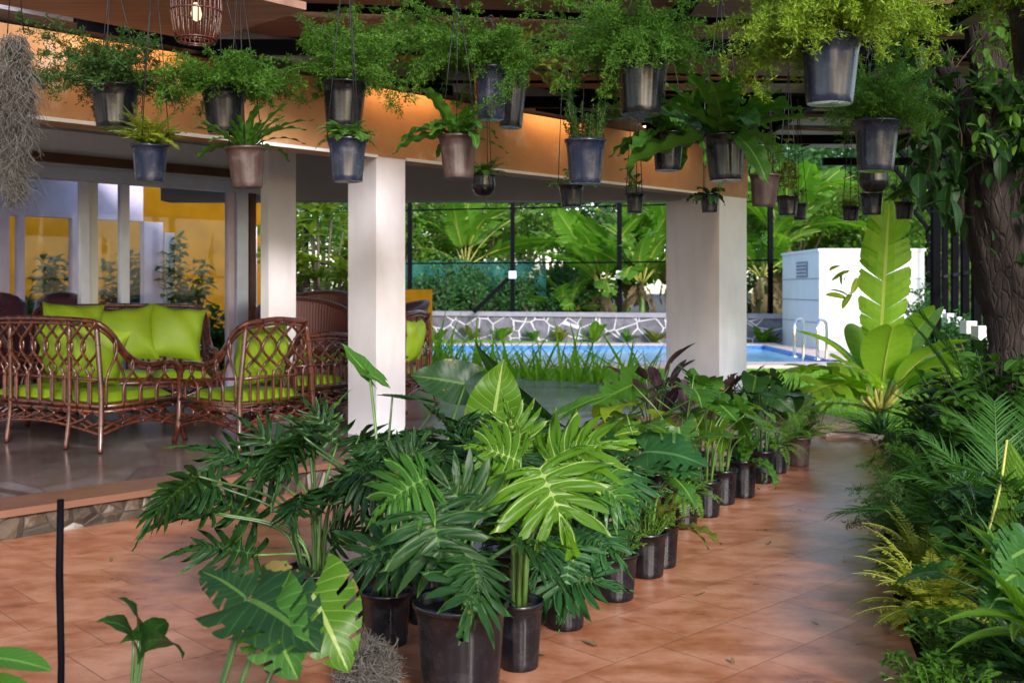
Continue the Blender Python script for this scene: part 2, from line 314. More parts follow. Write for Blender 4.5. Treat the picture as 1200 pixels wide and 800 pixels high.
k.set(Base_Color=br.outputs['Color'],Roughness=.12,Specular_IOR_Level=.04); k.bump(k.noise(v,2.5,3),.12,.05); M['water']=k.m
M['pool_tile']=plain('pool_tile',(.04,.16,.5),.2,var=.4,scale=20)
M['yellow']=plain('yellow_render',(.15,.068,.002),.9,var=.18,scale=2); M['yellow'].node_tree.nodes['Principled BSDF'].inputs['Specular IOR Level'].default_value=.05
k=NT('net'); n=k.noise(k.coord(),2,3); k.set(Base_Color=k.ramp(n,[(.3,(.006,.09,.085)),(.7,(.018,.17,.15))]),Roughness=.8)
tr=k.n('BsdfTransparent'); mx=k.n('MixShader'); mx.inputs[0].default_value=.4; k.l(tr.outputs[0],mx.inputs[1]); k.l(k.b.outputs[0],mx.inputs[2]); k.l(mx.outputs[0],k.out.inputs[0]); M['net']=k.m
k=NT('roof_wood'); v=k.coord(scale=(.35,6,2)); n=k.noise(v,3,6,.6); n2=k.noise(k.coord(),1.3,3); k.set(Base_Color=k.ramp(k.math('ADD',k.math('MULTIPLY',n,.7),k.math('MULTIPLY',n2,.3)),[(.3,(.13,.06,.04)),(.6,(.30,.16,.11)),(.75,(.42,.26,.19))]),Roughness=.55); k.bump(n,.3,.01); M['roofwood']=k.m
M['boulder']=plain('grey_brown_rock',(.17,.12,.085),.85,var=.4,scale=5,bump=.8,bscale=12)
def emis(name,col,st):
    k=NT(name); k.set(Base_Color=(0,0,0)); k.b.inputs['Emission Color'].default_value=(*col,1); k.b.inputs['Emission Strength'].default_value=st; return k.m
M['bulb']=emis('warm_bulb',(1,.7,.4),.6); M['led']=emis('warm_led',(1,.6,.25),4)
# ================================================================== THE SETTING
b=MB(); b.box((0,60,-.25),(400,400,.3)); struct(b.obj('ground',M['earth']))
def sheet(name,poly,z0,z1,mat):
    b=MB(); b.prism(poly,z0,z1); return struct(b.obj(name,mat,smooth=False))
sheet('lawn',[(-14,13),(-1,16.5),(2.2,13.2),(3.0,11.3),(3.75,10.2),(8,10.2),(9.2,14),(9.4,18.7),(-14,18.7)],-.15,-.02,M['lawn'])
A0=np.array([-1.05,7.73])                       # a point of the terrace's front edge
def fr(s,o=0): p=A0+U*s+V_*o; return (p[0],p[1])
# lower floor of the covered path
bed=[(1.25,1.2),(1.38,3.0),(1.47,3.78),(1.66,4.57),(1.98,5.78),(2.55,7.0),(2.95,8.2),(3.35,9.4)]
pth=[(-7,1.2)]+bed+[(3.42,9.75),(3.2,9.98),(2.95,10.0),(2.85,10.6),(3.0,11.4),(2.9,11.95),fr(5.3,.06),fr(-9,.06)]
sheet('path',pth,-.14,.004,M['tiles'])
sheet('far_lawn',[(-14,26.3),(12,26.3),(14,60),(-30,60)],-.15,-.04,M['lawn'])
sheet('side_lawn',[(6.9,18.7),(12,18.7),(13,26.2),(6.9,26.2)],-.15,-.03,M['lawn'])
sheet('garden_path',[(2.98,10.02),(3.25,10.02),(3.42,10.5),(3.6,11.3),(3.2,12.7),(2.0,14.6),(-1,17.6),(-1.3,17.2),(1.5,14.4),(2.6,12.8),(3.0,11.5)],-.1,.002,M['brickpath'])
b=MB(); b.prism([(3.30,9.72),(3.42,9.78),(3.1,10.06),(2.9,10.05),(2.95,9.97),(3.2,9.95)],0.0,.05); struct(b.obj('path_kerb',M['coping']))
# raised terrace floor + nosing + stone riser
ter=[fr(-9,.32),fr(5.25,.32),(2.95,12.35),(2.75,13.0),(1.82,13.0),(.22,14.3),(-1.3,16.1),(-8,24),(-16,14)]
sheet('terrace_floor',ter,-.1,PLAT,M['slate_floor'])
b=MB(); b.prism([fr(-9,-.03),fr(5.3,-.03),fr(5.3,.33),fr(-9,.33)],PLAT-.038,PLAT+.002); struct(b.obj('terrace_nosing',M['nosing'],smooth=False))
b=MB(); b.prism([fr(-9,.01),fr(5.24,.01),fr(5.24,.30),fr(-9,.30)],-.1,PLAT-.04)
tag(b.obj('riser_wall',M['riser'],smooth=False),'low rough stone riser wall along the front of the raised terrace','wall')
# ------------------------------------------------------------------ pool
px0,px1,py0,py1=-12.,6.0,19.6,25.4
b=MB()
for c,d in (((-3,py0-.45),(18.9,.9)),((-3,py1+.45),(18.9,.9)),((px1+.5,(py0+py1)/2),(1.0,py1-py0))): b.box((*c,-.03),(*d,.14))
struct(b.obj('pool_deck',M['coping'],smooth=False))
b=MB(); b.box(((px0+px1)/2,(py0+py1)/2,-.105),(px1-px0,py1-py0,.1)); struct(b.obj('pool_water',M['water'],smooth=False))
b=MB(); b.box((-3,py1-.01,-.02),(18,.03,.1)); b.box((px1-.01,22.5,-.02),(.03,5.8,.1)); struct(b.obj('pool_tiles',M['pool_tile'],smooth=False))
for nm,(x,y,Y),lab in (('pool_ladder',(931,0,20.9),'bright chrome pool handrail nearer the white column, left of the pair'),('pool_ladder',(958,0,20.2),'bright chrome pool handrail beside the banana plant, right of the pair')):
    t=thing(nm,lab,'handrail',(P(x,0,Y)[0],Y,.04),0,'chrome pool handrails')
    b=MB(); b.tube(spline([(0,0,0),(0,0,.55),(.05,.1,.72),(.15,.18,.74),(.24,.26,.66),(.26,.3,.3),(.24,.28,-.3)],6),.03,8); b.obj('rail',M['chrome'],t)
    b=MB(); b.lathe([(.07,0),(.07,.02),(.03,.03)],12); b.obj('flange',M['chrome'],t)
# ------------------------------------------------------------------ stone wall, fence on it, net, pump house
t=thing('garden_wall','low dark stone wall with white crazy joints beyond the pool','wall',(0,0,0))
w0,w1=np.array([-9.,32.0]),np.array([8.2,26.4]); wd=unit(w1-w0); wn=np.array([-wd[1],wd[0]])
b=MB(); b.prism([w0,w1,w1+wn*.4,w0+wn*.4],-.1,.62); b.obj('stone_face',M['slate_wall'],t,smooth=False)
b=MB(); b.prism([w0-wn*.06,w1-wn*.06,w1+wn*.46,w0+wn*.46],.62,.74); b.obj('coping',M['coping_grey'],t,smooth=False)
t=thing('wire_fence','tall black wire fence standing on the low stone wall','fence',(0,0,0))
tops=[]
for x in (355,477,598,724,850,902):
    a=(x-HX)/F; s=(w0[0]-a*w0[1])/(a*wd[1]-wd[0]); p=w0+wd*s+wn*.2
    b=MB(); b.bar((*p,.74),(*p,5.4),.12,.12); o=b.obj('post',M['black'],t,smooth=False); tops.append(p)
    if x in (598,724): b=MB(); b.box((p[0]-.0,p[1]-.12,EYE+15/F*p[1]),(.2,.14,.2)); b.obj('floodlight',M['wall_ext'],o,smooth=False)
b=MB(); p=tops[2]; b.bar((p[0]-.08,p[1]-.05,EYE+12/F*p[1]),(p[0]-1.05,p[1]-.4,.74),.09,.09); b.obj('brace',M['black'],t,smooth=False)
b=MB()
for z in (2.1,3.6,4.8): b.tube([(*(tops[0]-wd*3),z),(*tops[3],z-.03),(*(tops[-1]+wd*.2),z)],.022,4)
b.obj('wire',M['black'],t)
b=MB(); q=[P(440,0,33),P(640,0,31.5)]
xs=np.linspace(0,1,40); v=[];
for z in (.3,1.3,2.2):
    for i,s in enumerate(xs): p=q[0]*(1-s)+q[1]*s; v.append((p[0],p[1]+.12*math.sin(i*1.3)+.06*math.sin(i*.5+z*3),z+.03*math.sin(i)))
b.add(v,[[r*40+i,r*40+i+1,r*40+40+i+1,r*40+40+i] for r in (0,1) for i in range(39)])
v2=np.array(v)+[0,.03,0]; b.add(v2,[[r*40+i,r*40+40+i,r*40+40+i+1,r*40+i+1] for r in (0,1) for i in range(39)])
tag(b.obj('shade_net',M['net']),'turquoise shade netting hung behind the fence brace','netting')
t=thing('pump_house','small white flat roofed pump house past the pool corner','building',(6.77,23.5,0))
b=MB(); b.prism([(0,0),(2.31,0),(2.31,3.2),(0,3.2)],-.1,2.2); b.obj('wall',M['wall_ext'],t,smooth=False)
b=MB(); b.prism([(-.03,-.03),(2.34,-.03),(2.34,3.23),(-.03,3.23)],2.2,2.26); b.obj('roof',M['wall_ext'],t,smooth=False)
b=MB()
for z in (.62,1.12,1.6):
    b.box((1.155,-.006,z),(2.33,.012,.014)); b.box((-.006,1.6,z),(.012,3.22,.014))
b.obj('joint_line',M['coping_grey'],t,smooth=False)
b=MB(); b.box((-.01,1.35,1.82),(.04,.9,.36)); wi=b.obj('window',M['coping_grey'],t,smooth=False)
b=MB(); [b.box((-.035,1.35,1.7+.08*i),(.02,.8,.03)) for i in range(4)]; b.obj('louvre',M['alu'],wi,smooth=False)
# slanted black fence on the right boundary
t=thing('boundary_fence','row of black steel posts with slanting tops and white floodlights','fence',(0,0,0))
for i,Y in enumerate((9.6,11.4,13.0,14.8,16.9,19.6,23.0,27.0)):
    X=5.1+(Y-11.4)*.348; b=MB(); b.bar((X,Y,-.1),(X,Y,2.95),.09,.09); b.bar((X,Y,2.9),(X-.95,Y-.1,4.0),.08,.08)
    o=b.obj('post',M['black'],t,smooth=False)
    b=MB(); b.box((X-.12,Y-.06,.92),(.15,.12,.15),.3); b.obj('floodlight',M['wall_ext'],o,smooth=False)
b=MB(); 
for z in (.5,1.6,2.85): b.bar((5.1-.63,9.6,z),(10.53,27,z),.05,.05)
for k in (.35,.75): b.bar((5.1-.63-.95*k,9.6,2.9+1.1*k),(10.53-.95*k,27,2.9+1.1*k),.035,.035)
b.obj('rail',M['black'],t,smooth=False)
# yellow garden walls
t=tag(MB().bar((-26,21.5,2.),(-6.3,28.6,2.),.3,5.6).obj('yellow_wall',M['yellow'],smooth=False),'long mustard yellow garden wall behind the glass room','wall')
t=tag(MB().bar((-5.0,30.6,.3),(-2.25,29.3,.3),.25,2.1).obj('yellow_wall',M['yellow'],smooth=False),'short mustard yellow wall piece beside the netting','wall')
# ------------------------------------------------------------------ veranda house
H=thing('veranda_house','pale veranda house with orange fascia, square columns and sliding glass doors','house',(0,0,0))
K1=np.array([-1.106,8.70])                      # front corner of the near column; the column line runs along U
def hp(s,o=0,base=K1): return tuple(base+U*s+V_*o)
CEIL,FB,FT=3.0,2.47,3.03
def col(s0,s1,o0,o1,name='column'):
    b=MB(); b.prism([hp(s0,o0),hp(s1,o0),hp(s1,o1),hp(s0,o1)],PLAT,FB if o0<.5 else CEIL); return b.obj(name,M['wall'],H,smooth=False)
col(0.0,.31,0.003,.373); 
s2=np.dot(np.array([2.45,12.35])-K1,U); col(s2,s2+.6,0.003,.75)
s3=np.dot(np.array([-2.35,9.70])-K1,U); col(s3+.16,s3+.46,1.59,1.72)
b=MB(); b.prism([hp(-9,0),hp(s2+.62,0),hp(s2+.62,.30),hp(-9,.30)],FB,FT); b.obj('fascia',M['fascia'],H,smooth=False)
b=MB(); b.prism([hp(-9,-.02),hp(0-.0,-.02),hp(0,-.002),hp(-9,-.002)],FB-.012,FB+.012); b.prism([hp(.31,-.02),hp(s2,-.02),hp(s2,-.002),hp(.31,-.002)],FB-.012,FB+.012); b.obj('drip_edge',M['wall_ext'],H,smooth=False)
b=MB(); b.prism([(-4.2,12.75),(2.1,12.75),(2.1,13.1),(-4.2,13.1)],2.44,CEIL-.002); b.obj('back_beam',M['soffit'],H,smooth=False)
DO=4.0; D0=K1+V_*DO
def dp(s,o=0): return tuple(K1+U*s+V_*(DO+o))
b=MB(); b.prism([hp(-10,.30),hp(s2+.5,.30),(2.2,13.4),(-4.5,13.4),dp(.3,3.8),dp(-10,3.8)],CEIL,CEIL+.1); b.obj('ceiling',M['soffit'],H,smooth=False)
b=MB(); b.prism([hp(-10,.02),hp(s2+.6,.02),(2.6,13.6),(-5,13.6),dp(.6,8),dp(-10,8)],CEIL+.12,CEIL+.3); b.obj('roof',M['coping_grey'],H,smooth=False)
sR=1.9; DH=2.50
b=MB(); b.prism([dp(-10,0),dp(sR,0),dp(sR,.2),dp(-10,.2)],DH+.13,CEIL-.002); b.obj('lintel_wall',M['wall'],H,smooth=False)
b=MB(); b.prism([dp(-10,-.10),dp(sR,-.10),dp(sR,-.01),dp(-10,-.01)],DH+.16,DH+.25); b.obj('timber_trim',M['brown'],H,smooth=False)
# sliding door frame: x of the uprights in the photo
def sdoor(x): a=(x-HX)/F; return (D0[0]-a*D0[1])/(a*U[1]-U[0])
dr=thing('x','x','x'); bpy.data.objects.remove(dr)
b=MB(); b.prism([dp(-10,-.03),dp(sR,-.03),dp(sR,.13),dp(-10,.13)],DH,DH+.128); head=b.obj('sliding_door',M['alu'],H,smooth=False)
b=MB(); b.prism([dp(-10,-.03),dp(sR,-.03),dp(sR,.13),dp(-10,.13)],PLAT+.001,PLAT+.06); b.obj('sill',M['alu'],head,smooth=False)
for x0,x1,o,m in ((-40,-30,.0,'alu'),(95,105,0,'alu'),(105.5,117,.04,'wall_ext'),(143,153,.02,'alu'),(269,276,.02,'mauve'),(277,290,-.02,'alu'),(291,298,-.04,'brown')):
    a,c=sdoor(x0),sdoor(x1); b=MB(); b.prism([dp(a,o),dp(c,o),dp(c,o+.08),dp(a,o+.08)],PLAT+.062,DH-.002); b.obj('door_stile',M[m],head,smooth=False)
for x0,x1 in ((-30,95),(117,143),(153,269)):
    a,c=sdoor(x0),sdoor(x1); b=MB(); b.prism([dp(a,.055),dp(c,.055),dp(c,.063),dp(a,.063)],PLAT+.062,DH-.002); b.obj('glass_pane',M['glass'],head,smooth=False)
# room behind: far window wall in mauve frames, floor, right hand side glazing
RB=3.6
b=MB(); b.prism([dp(-10,.15),dp(sR+.1,.15),dp(sR+.1,RB+.2),dp(-10,RB+.2)],PLAT-.01,PLAT+.012); b.obj('room_floor',M['slate_floor'],H,smooth=False)
b=MB(); b.prism([dp(-10,RB),dp(sR,RB),dp(sR,RB+.15),dp(-10,RB+.15)],2.35,CEIL-.002); b.prism([dp(-10,RB),dp(sR,RB),dp(sR,RB+.15),dp(-10,RB+.15)],PLAT,.42); b.obj('window_wall',M['mauve'],H,smooth=False)
D1=K1+V_*(DO+RB)
def swin(x): a=(x-HX)/F; return (D1[0]-a*D1[1])/(a*U[1]-U[0])
for x0,x1 in ((-12,10),(21,28),(84,94),(168,190),(270,300)):
    a,c=swin(x0),swin(x1); b=MB(); b.prism([dp(a,RB-.03),dp(c,RB-.03),dp(c,RB+.1),dp(a,RB+.1)],.422,2.348); b.obj('window_post',M['mauve'],H,smooth=False)
b=MB(); a,c=swin(191),swin(202); b.prism([dp(a,RB-.06),dp(c,RB-.06),dp(c,RB+.02),dp(a,RB+.02)],.43,2.2); b.obj('door_leaf',M['wall_ext'],H,smooth=False)
b=MB(); b.prism([dp(-5,RB+.04),dp(sR-.02,RB+.04),dp(sR-.02,RB+.048),dp(-5,RB+.048)],.423,2.347); b.obj('rear_glass',M['glass'],H,smooth=False)
# ------------------------------------------------------------------ pergola roof over the path
PG=thing('pergola','dark steel pergola roofed with weathered planks over the path','pergola',(0,0,0))
b=MB(); RZ=3.28
d=unit(np.array([1.,.13])); nrm=np.array([-d[1],d[0]])
for i in range(8):
    y=7.0+i*.92; 
    x1=5.6+.04*y; c0=np.array([0,y]); 
    # clip the left end at the fascia line
    s0=-6.5
    p_=np.array([c0[0],c0[1]]); 
    den=d[0]*V_[0]+d[1]*V_[1]; s_=(-.02-np.dot(p_-K1,V_))/den        # where the plank meets the fascia line
    s0=max(s0, s_ if True else s0)
    wv=.56+.09*rng.random(); ty=rng.normal()*.012; tz=rng.normal()*.006
    if s0>x1-.3: continue
    a=c0+d*s0; e=c0+d*x1
    k_=24; ff=np.linspace(0,1,k_); ed=[np.cumsum(rng.normal(size=k_))*.012 for _ in (0,1)]
    lo=[a+(e-a)*f+nrm*(-wv/2+ed[0][j]) for j,f in enumerate(ff)]; hi=[a+(e-a)*f+nrm*(wv/2+ed[1][j]) for j,f in enumerate(ff)]
    v=[(*p,RZ+tz) for p in lo]+[(*p,RZ+tz) for p in hi]+[(*p,RZ+tz+.035) for p in lo]+[(*p,RZ+tz+.035) for p in hi]; n_=k_
    b.add(v,[q for j in range(n_-1) for q in ([j,n_+j,n_+j+1,j+1],[2*n_+j,2*n_+j+1,3*n_+j+1,3*n_+j],[j,j+1,2*n_+j+1,2*n_+j],[n_+j,3*n_+j,3*n_+j+1,n_+j+1])])
b.obj('roof_plank',M['roofwood'],PG,smooth=False)

b2=MB(); b2.prism([(-6.5,6.3),(5.7,6.3),(5.7,14.2),(3.4,14.2),hp(s2+.6,1.6),hp(-4,1.6)],RZ+.2,RZ+.23); b2.obj('roof_sheet',M['black'],PG,smooth=False)
for X,Y0 in ((-3.9,1.9),(-2.3,1.9),(-.6,1.9),(1.1,1.9),(2.9,1.9),(4.8,1.9)):
    s_=(-.05-np.dot(np.array([X,0])-K1,V_))/V_[1]; Y1=min(14.1,s_)
    if Y1>Y0+.4: b=MB(); b.bar((X,Y0,RZ-.085),(X+.0,Y1,RZ-.085),.07,.12); b.obj('beam',M['black'],PG,smooth=False)
for Y in (2.0,3.7,5.4,7.4,9.6,12.0,14.1):
    s_=(-.05-np.dot(np.array([0,Y])-K1,V_))/V_[0] if V_[0] else -6; X0=max(-6.5,s_)
    if X0<5: b=MB(); b.bar((X0,Y,RZ-.215),(5.6,Y,RZ-.215),.06,.10); b.obj('beam',M['black'],PG,smooth=False)
# hanging rails below the roof and the posts on the right
for Y,z in ((4.4,2.98),(5.2,2.98),(8.2,2.98)):
    s_=(-.05-np.dot(np.array([0,Y])-K1,V_))/V_[0]; X0=max(-5.5,s_)
    b=MB(); b.tube([(X0,Y,z),(5.4,Y,z)],.012,6); b.obj('hanging_rail',M['black'],PG)
for X,Y in ((5.5,4.2),(5.55,9.0),(5.6,14.1)): b=MB(); b.bar((X,Y,-.05),(X,Y,RZ-.02),.1,.1); b.obj('post',M['black'],PG,smooth=False)
b=MB(); b.bar((3.3,7.1,RZ-.04),(4.5,5.6,RZ-.9),.07,.07); b.obj('brace',M['black'],PG,smooth=False)
# big lit timber board at the upper left
tb=thing('timber_soffit_board','wide reddish timber board under the roof above the lantern','board',(0,0,0))
b=MB(); b.prism([hp(-8,-1.7),hp(-1.9,-1.7),hp(-1.9,-.55),hp(-8,-.55)],3.0,3.045); b.obj('board',M['brown_b'] if 'brown_b' in M else M['roofwood'],tb,smooth=False)
# warm wall washers at the top of the fascia
for s,lab in ((-2.1,'warm strip lamp above the fascia behind the left hanging pots'),(.25,'warm strip lamp above the fascia over the near column'),(2.2,'warm strip lamp above the fascia midway to the far column'),(3.9,'warm strip lamp above the fascia near the far column')):
    p=hp(s,-.13); t=thing('strip_lamp',lab,'lamp',(*p,3.08),math.atan2(U[1],U[0]),'strip lamps above the fascia')
    b=MB(); b.box((0,0,.02),(.9,.05,.03)); b.box((0,-.032,-.005),(.9,.008,.085)); b.obj('housing',M['black'],t,smooth=False)
    b=MB(); b.box((0,0,.0),(.86,.03,.008)); b.obj('diffuser',M['led'],t,smooth=False)
    L=bpy.data.lights.new('strip_light','AREA'); L.shape='RECTANGLE'; L.size=.86; L.size_y=.04; L.energy=1.4; L.color=(1,.58,.24)
    lo=bpy.data.objects.new('strip_light',L); C.objects.link(lo); lo.parent=t; lo.location=(0,0,-.008); lo.rotation_euler=(R(25),0,0)
# ================================================================== LEAF SHAPES (x across, y along 0..1, z up)
def T_blade(wf, rows=9, cols=4, cup=.15, wav=0., wn=6, tear=None):
    ys=np.linspace(0,1,rows); us=np.linspace(-1,1,cols*2+1); v=[];uv=[]
    for y in ys:
        for u in us:
            x=u*wf(y); back=-(abs(u)**1.5)*.0
            v.append((x,y+back,cup*abs(x)*1.+wav*math.sin(y*wn*6.283+(u>0)*1.7)*abs(u)*.5)); uv.append((u,y))
    n=len(us); q=[[i*n+j,i*n+j+1,(i+1)*n+j+1,(i+1)*n+j] for i in range(rows-1) for j in range(n-1)]
    return np.array(v),np.array(q),np.array(uv)
def T_heart(wid=.42,rows=11,cup=.12,back=.24):
    # heart leaf: blade from petiole joint at y=0 with two rear lobes reaching to y=-back
    v=[];uv=[];us=np.linspace(-1,1,9); ys=np.linspace(0,1,rows)
    for y in ys:
        wy=wid*(math.sin(math.pi*min(1,(y*.80+.235))**.86))**.85*(1 if y<.98 else .3)
        for u in us:
            a=abs(u); yy=y-back*a**1.7*(1-y)**2.2*1.25
            v.append((u*wy,yy,cup*a*wy+.03*math.sin(y*16)*a)); uv.append((u,y))
    n=len(us); q=[[i*n+j,i*n+j+1,(i+1)*n+j+1,(i+1)*n+j] for i in range(rows-1) for j in range(n-1)]
    return np.array(v),np.array(q),np.array(uv)
def T_monstera(seed=0):
    r=np.random.default_rng(seed); V0,Q,UV=T_heart(.47,27,.10,.24); n=9
    V=V0.copy(); keep=[]
    # cut slits from the edge inwards at regular rows: pull whole rows' outer columns apart
    for q in Q:
        i=q[0]//n; j=q[0]%n; side=0 if j<4 else 1; inner=(j in (2,3,4,5)) 
        if j in (3,4): keep.append(q); continue
        slit=i in ((5,9,12,16,19) if side else (6,10,14,17,21))
        if slit and (j in ((0,7) if i in (5,21,14) else (0,1,6,7))): continue
        keep.append(q)
    return V,np.array(keep),UV
def T_lobed(n=6,lw=.085,ll=.52,ruf=0.,seed=0,K=8,tipl=.45,a0=112,a1=28,web=.34,fill=.76,pw=1.45):
    """one continuous blade: rays leave the midrib and their length rises and falls to make the fingers"""
    r=np.random.default_rng(seed); V=[];UV=[];Q=[]; S=np.array([0,.10,.24,.40,.56,.72,.86,1.])
    tt=np.array([-1,-.86,-.78,-.66,-.45,-.22,0,.22,.45,.66,.78,.86]); c=0
    for side in (-1,1):
        rows=[]
        for i in range(n+1):
            f=i/n; jit=.9+.18*r.random()
            for t in tt:
                if i==n and t>0: break
                g=max(0,min(1,(i+t*.5)/n)); y=.62*min(1,g*1.04); ang=R(a0+(a1-a0)*g**.9) if i<n-1 else R(a1*max(0,min(1,(n-(i+t*.5))/1.5)))
                Lb=ll*(.62+.75*math.sin(math.pi*(f*.75+.18)))*(1-.28*f)*jit if i<n else tipl
                wq=min(1,abs(t)/fill); pr=web+(1-web)*(max(0,1-wq**pw))**.8
                pr*=1+ruf*.20*math.sin(t*9+i*2.)*(abs(t)<.8)
                rows.append((y,ang,Lb*pr,t,i))
        for (y,ang,L,t,i) in rows:
            for s in S:
                an=ang-R(16)*s*s*(1 if ang>.05 else 0); x=math.sin(an)*L*s; yy=y+math.cos(an)*L*s
                z=.10*abs(x)-.10*(s*s)*L+(.035*abs(t)**2*min(1,s*3) if abs(t)<.85 else .02*s)+ruf*.05*math.sin(s*11+i*2+t*4)*s*(.3+abs(t))
                V.append((side*x,yy,z)); UV.append((side*min(1.,abs(t)*1.1)*min(1,s*5),10+s))
        m=len(S)
        for k in range(len(rows)-1):
            for j in range(m-1):
                q=[c+k*m+j,c+k*m+j+1,c+(k+1)*m+j+1,c+(k+1)*m+j]; Q.append(q if side>0 else q[::-1])
        c+=len(rows)*m
    return np.array(V),np.array(Q),np.array(UV)
def wf_strap(m): return lambda y: m*(.35+.65*min(1,y*3.2))*(1-max(0,y-.72)**1.4/.28**1.4*.95)
T={}
T['heart']=T_heart(); T['arrow']=T_heart(.30,11,.2,.30)
T['mon']=T_monstera()
T['lobed']=T_lobed(6,ll=.56,tipl=.50,ruf=.6,web=.30); T['lobed2']=T_lobed(7,ll=.53,seed=3,web=.27,tipl=.46,ruf=.7)
T['pinn']=T_lobed(8,ll=.44,ruf=.5,seed=5,a0=105,a1=35,web=.2,fill=.62,tipl=.40)
T['ruf']=T_lobed(7,ll=.40,ruf=1.1,seed=8,a0=118,a1=30,web=.15,fill=.56,tipl=.45)
T['nest']=T_blade(wf_strap(.10),22,3,.35,.055,5.)
T['strap']=T_blade(lambda y:.055*(1-max(0,y-.3)**1.5*1.6)*(.5+.5*min(1,y*6)),9,1,.6)
T['oval']=T_blade(lambda y:.22*math.sin(math.pi*min(1,y*.93+.05))**.8,7,2,.25)
T['oblong']=T_blade(lambda y:.17*math.sin(math.pi*min(1,y*.95+.04))**.6,8,2,.22)
def T_banana(seed,tears=True):
    r=np.random.default_rng(seed); rows=46; v=[];uv=[];q=[]
    ys=np.linspace(0,1,rows); us=[-1,-.66,-.33,0,.33,.66,1]
    gap={-1:set(),1:set()}
    if tears:
        for s in (-1,1):
            i=4
            while i<rows-3: gap[s].add(i); i+=int(r.integers(2,6))
    off={-1:np.zeros(rows),1:np.zeros(rows)}
    # separate strips on each side: vertices duplicated per row-pair so that torn strips can droop differently
    c=0
    wf=lambda y:.20*(math.sin(math.pi*min(1,y*.92+.06))**.5)
    for s in (-1,1):
        dro=0.; sw=0.
        for i in range(rows-1):
            if i in gap[s] or i==0: dro=r.uniform(.05,.55) if tears else .1; sw=r.uniform(-.03,.02)
            for jj in range(3):
                for (ii,uu) in ((i,jj),(i,jj+1),(i+1,jj+1),(i+1,jj)):
                    a=uu/3.; y=ys[ii]; x=a*wf(y); f=1-.10*(a if ((i in gap[s] and ii==i) or ((i+1) in gap[s] and ii==i+1)) else 0)
                    v.append((s*x*f, y+.09*a+sw*a*a, .25*x-dro*x*a)); uv.append((s*a,y))
                q.append([c,c+1,c+2,c+3] if s>0 else [c+3,c+2,c+1,c]); c+=4
    return np.array(v),np.array(q),np.array(uv)
T['ban0']=T_banana(1); T['ban1']=T_banana(2); T['ban2']=T_banana(3,False)
def bendpts(V,L,W,bend):
    y=V[:,1]; th=bend*y
    if abs(bend)<1e-3: f=y*L; g=np.zeros_like(y)
    else: f=np.sin(th)/bend*L; g=-(1-np.cos(th))/bend*L
    z=V[:,2]*W
    return np.c_[V[:,0]*W, f+np.sin(th)*z, g+np.cos(th)*z]
def leaf(mb,T_,base,fwd,up,L,W=None,bend=.5,m=0):
    V,Q,UV=T_; W=L if W is None else W
    fwd=unit(fwd); up=np.asarray(up,float); up=unit(up-fwd*np.dot(up,fwd)); sd=np.cross(fwd,up)
    p=bendpts(V,L,W,bend); mb.add(np.asarray(base)+p[:,:1]*sd+p[:,1:2]*fwd+p[:,2:3]*up,Q,None,UV,m)
def leafae(mb,T_,base,a,e,L,W=None,bend=.5,roll=0.,m=0):
    fwd=np.array([math.cos(e)*math.cos(a),math.cos(e)*math.sin(a),math.sin(e)]); up=np.array([-math.sin(e)*math.cos(a),-math.sin(e)*math.sin(a),math.cos(e)])
    sd=np.cross(fwd,up); up=up*math.cos(roll)+sd*math.sin(roll); leaf(mb,T_,base,fwd,up,L,W,bend,m)
def leaf_to(mb,T_,base,tip,hint,W=1.,bend=.5,m=0):     # a leaf whose chord runs base -> tip, upper side facing hint
    base=np.array(base,float); tip=np.array(tip,float); ch=tip-base; c=np.linalg.norm(ch); f=ch/c
    up=np.array(hint,float); up=unit(up-f*np.dot(up,f)); h=bend/2
    L=c*(h/math.sin(h)) if abs(h)>1e-3 else c
    leaf(mb,T_,base,f*math.cos(h)+up*math.sin(h),up*math.cos(h)-f*math.sin(h),L,L*W,bend,m)
def petiole(mb,a,b_,r=.007,sag=.0,m=0,r2=None,side=None):
    a=np.array(a,float); b_=np.array(b_,float); mid=(a+b_)/2+np.array([0,0,1])*sag*np.linalg.norm(b_-a)
    h=np.array([a[0]*.75+b_[0]*.25,a[1]*.75+b_[1]*.25,mid[2]]) if sag else mid
    mb.tube(spline([a,h,b_],5),np.linspace(r,r2 or r*.6,11),6,m)
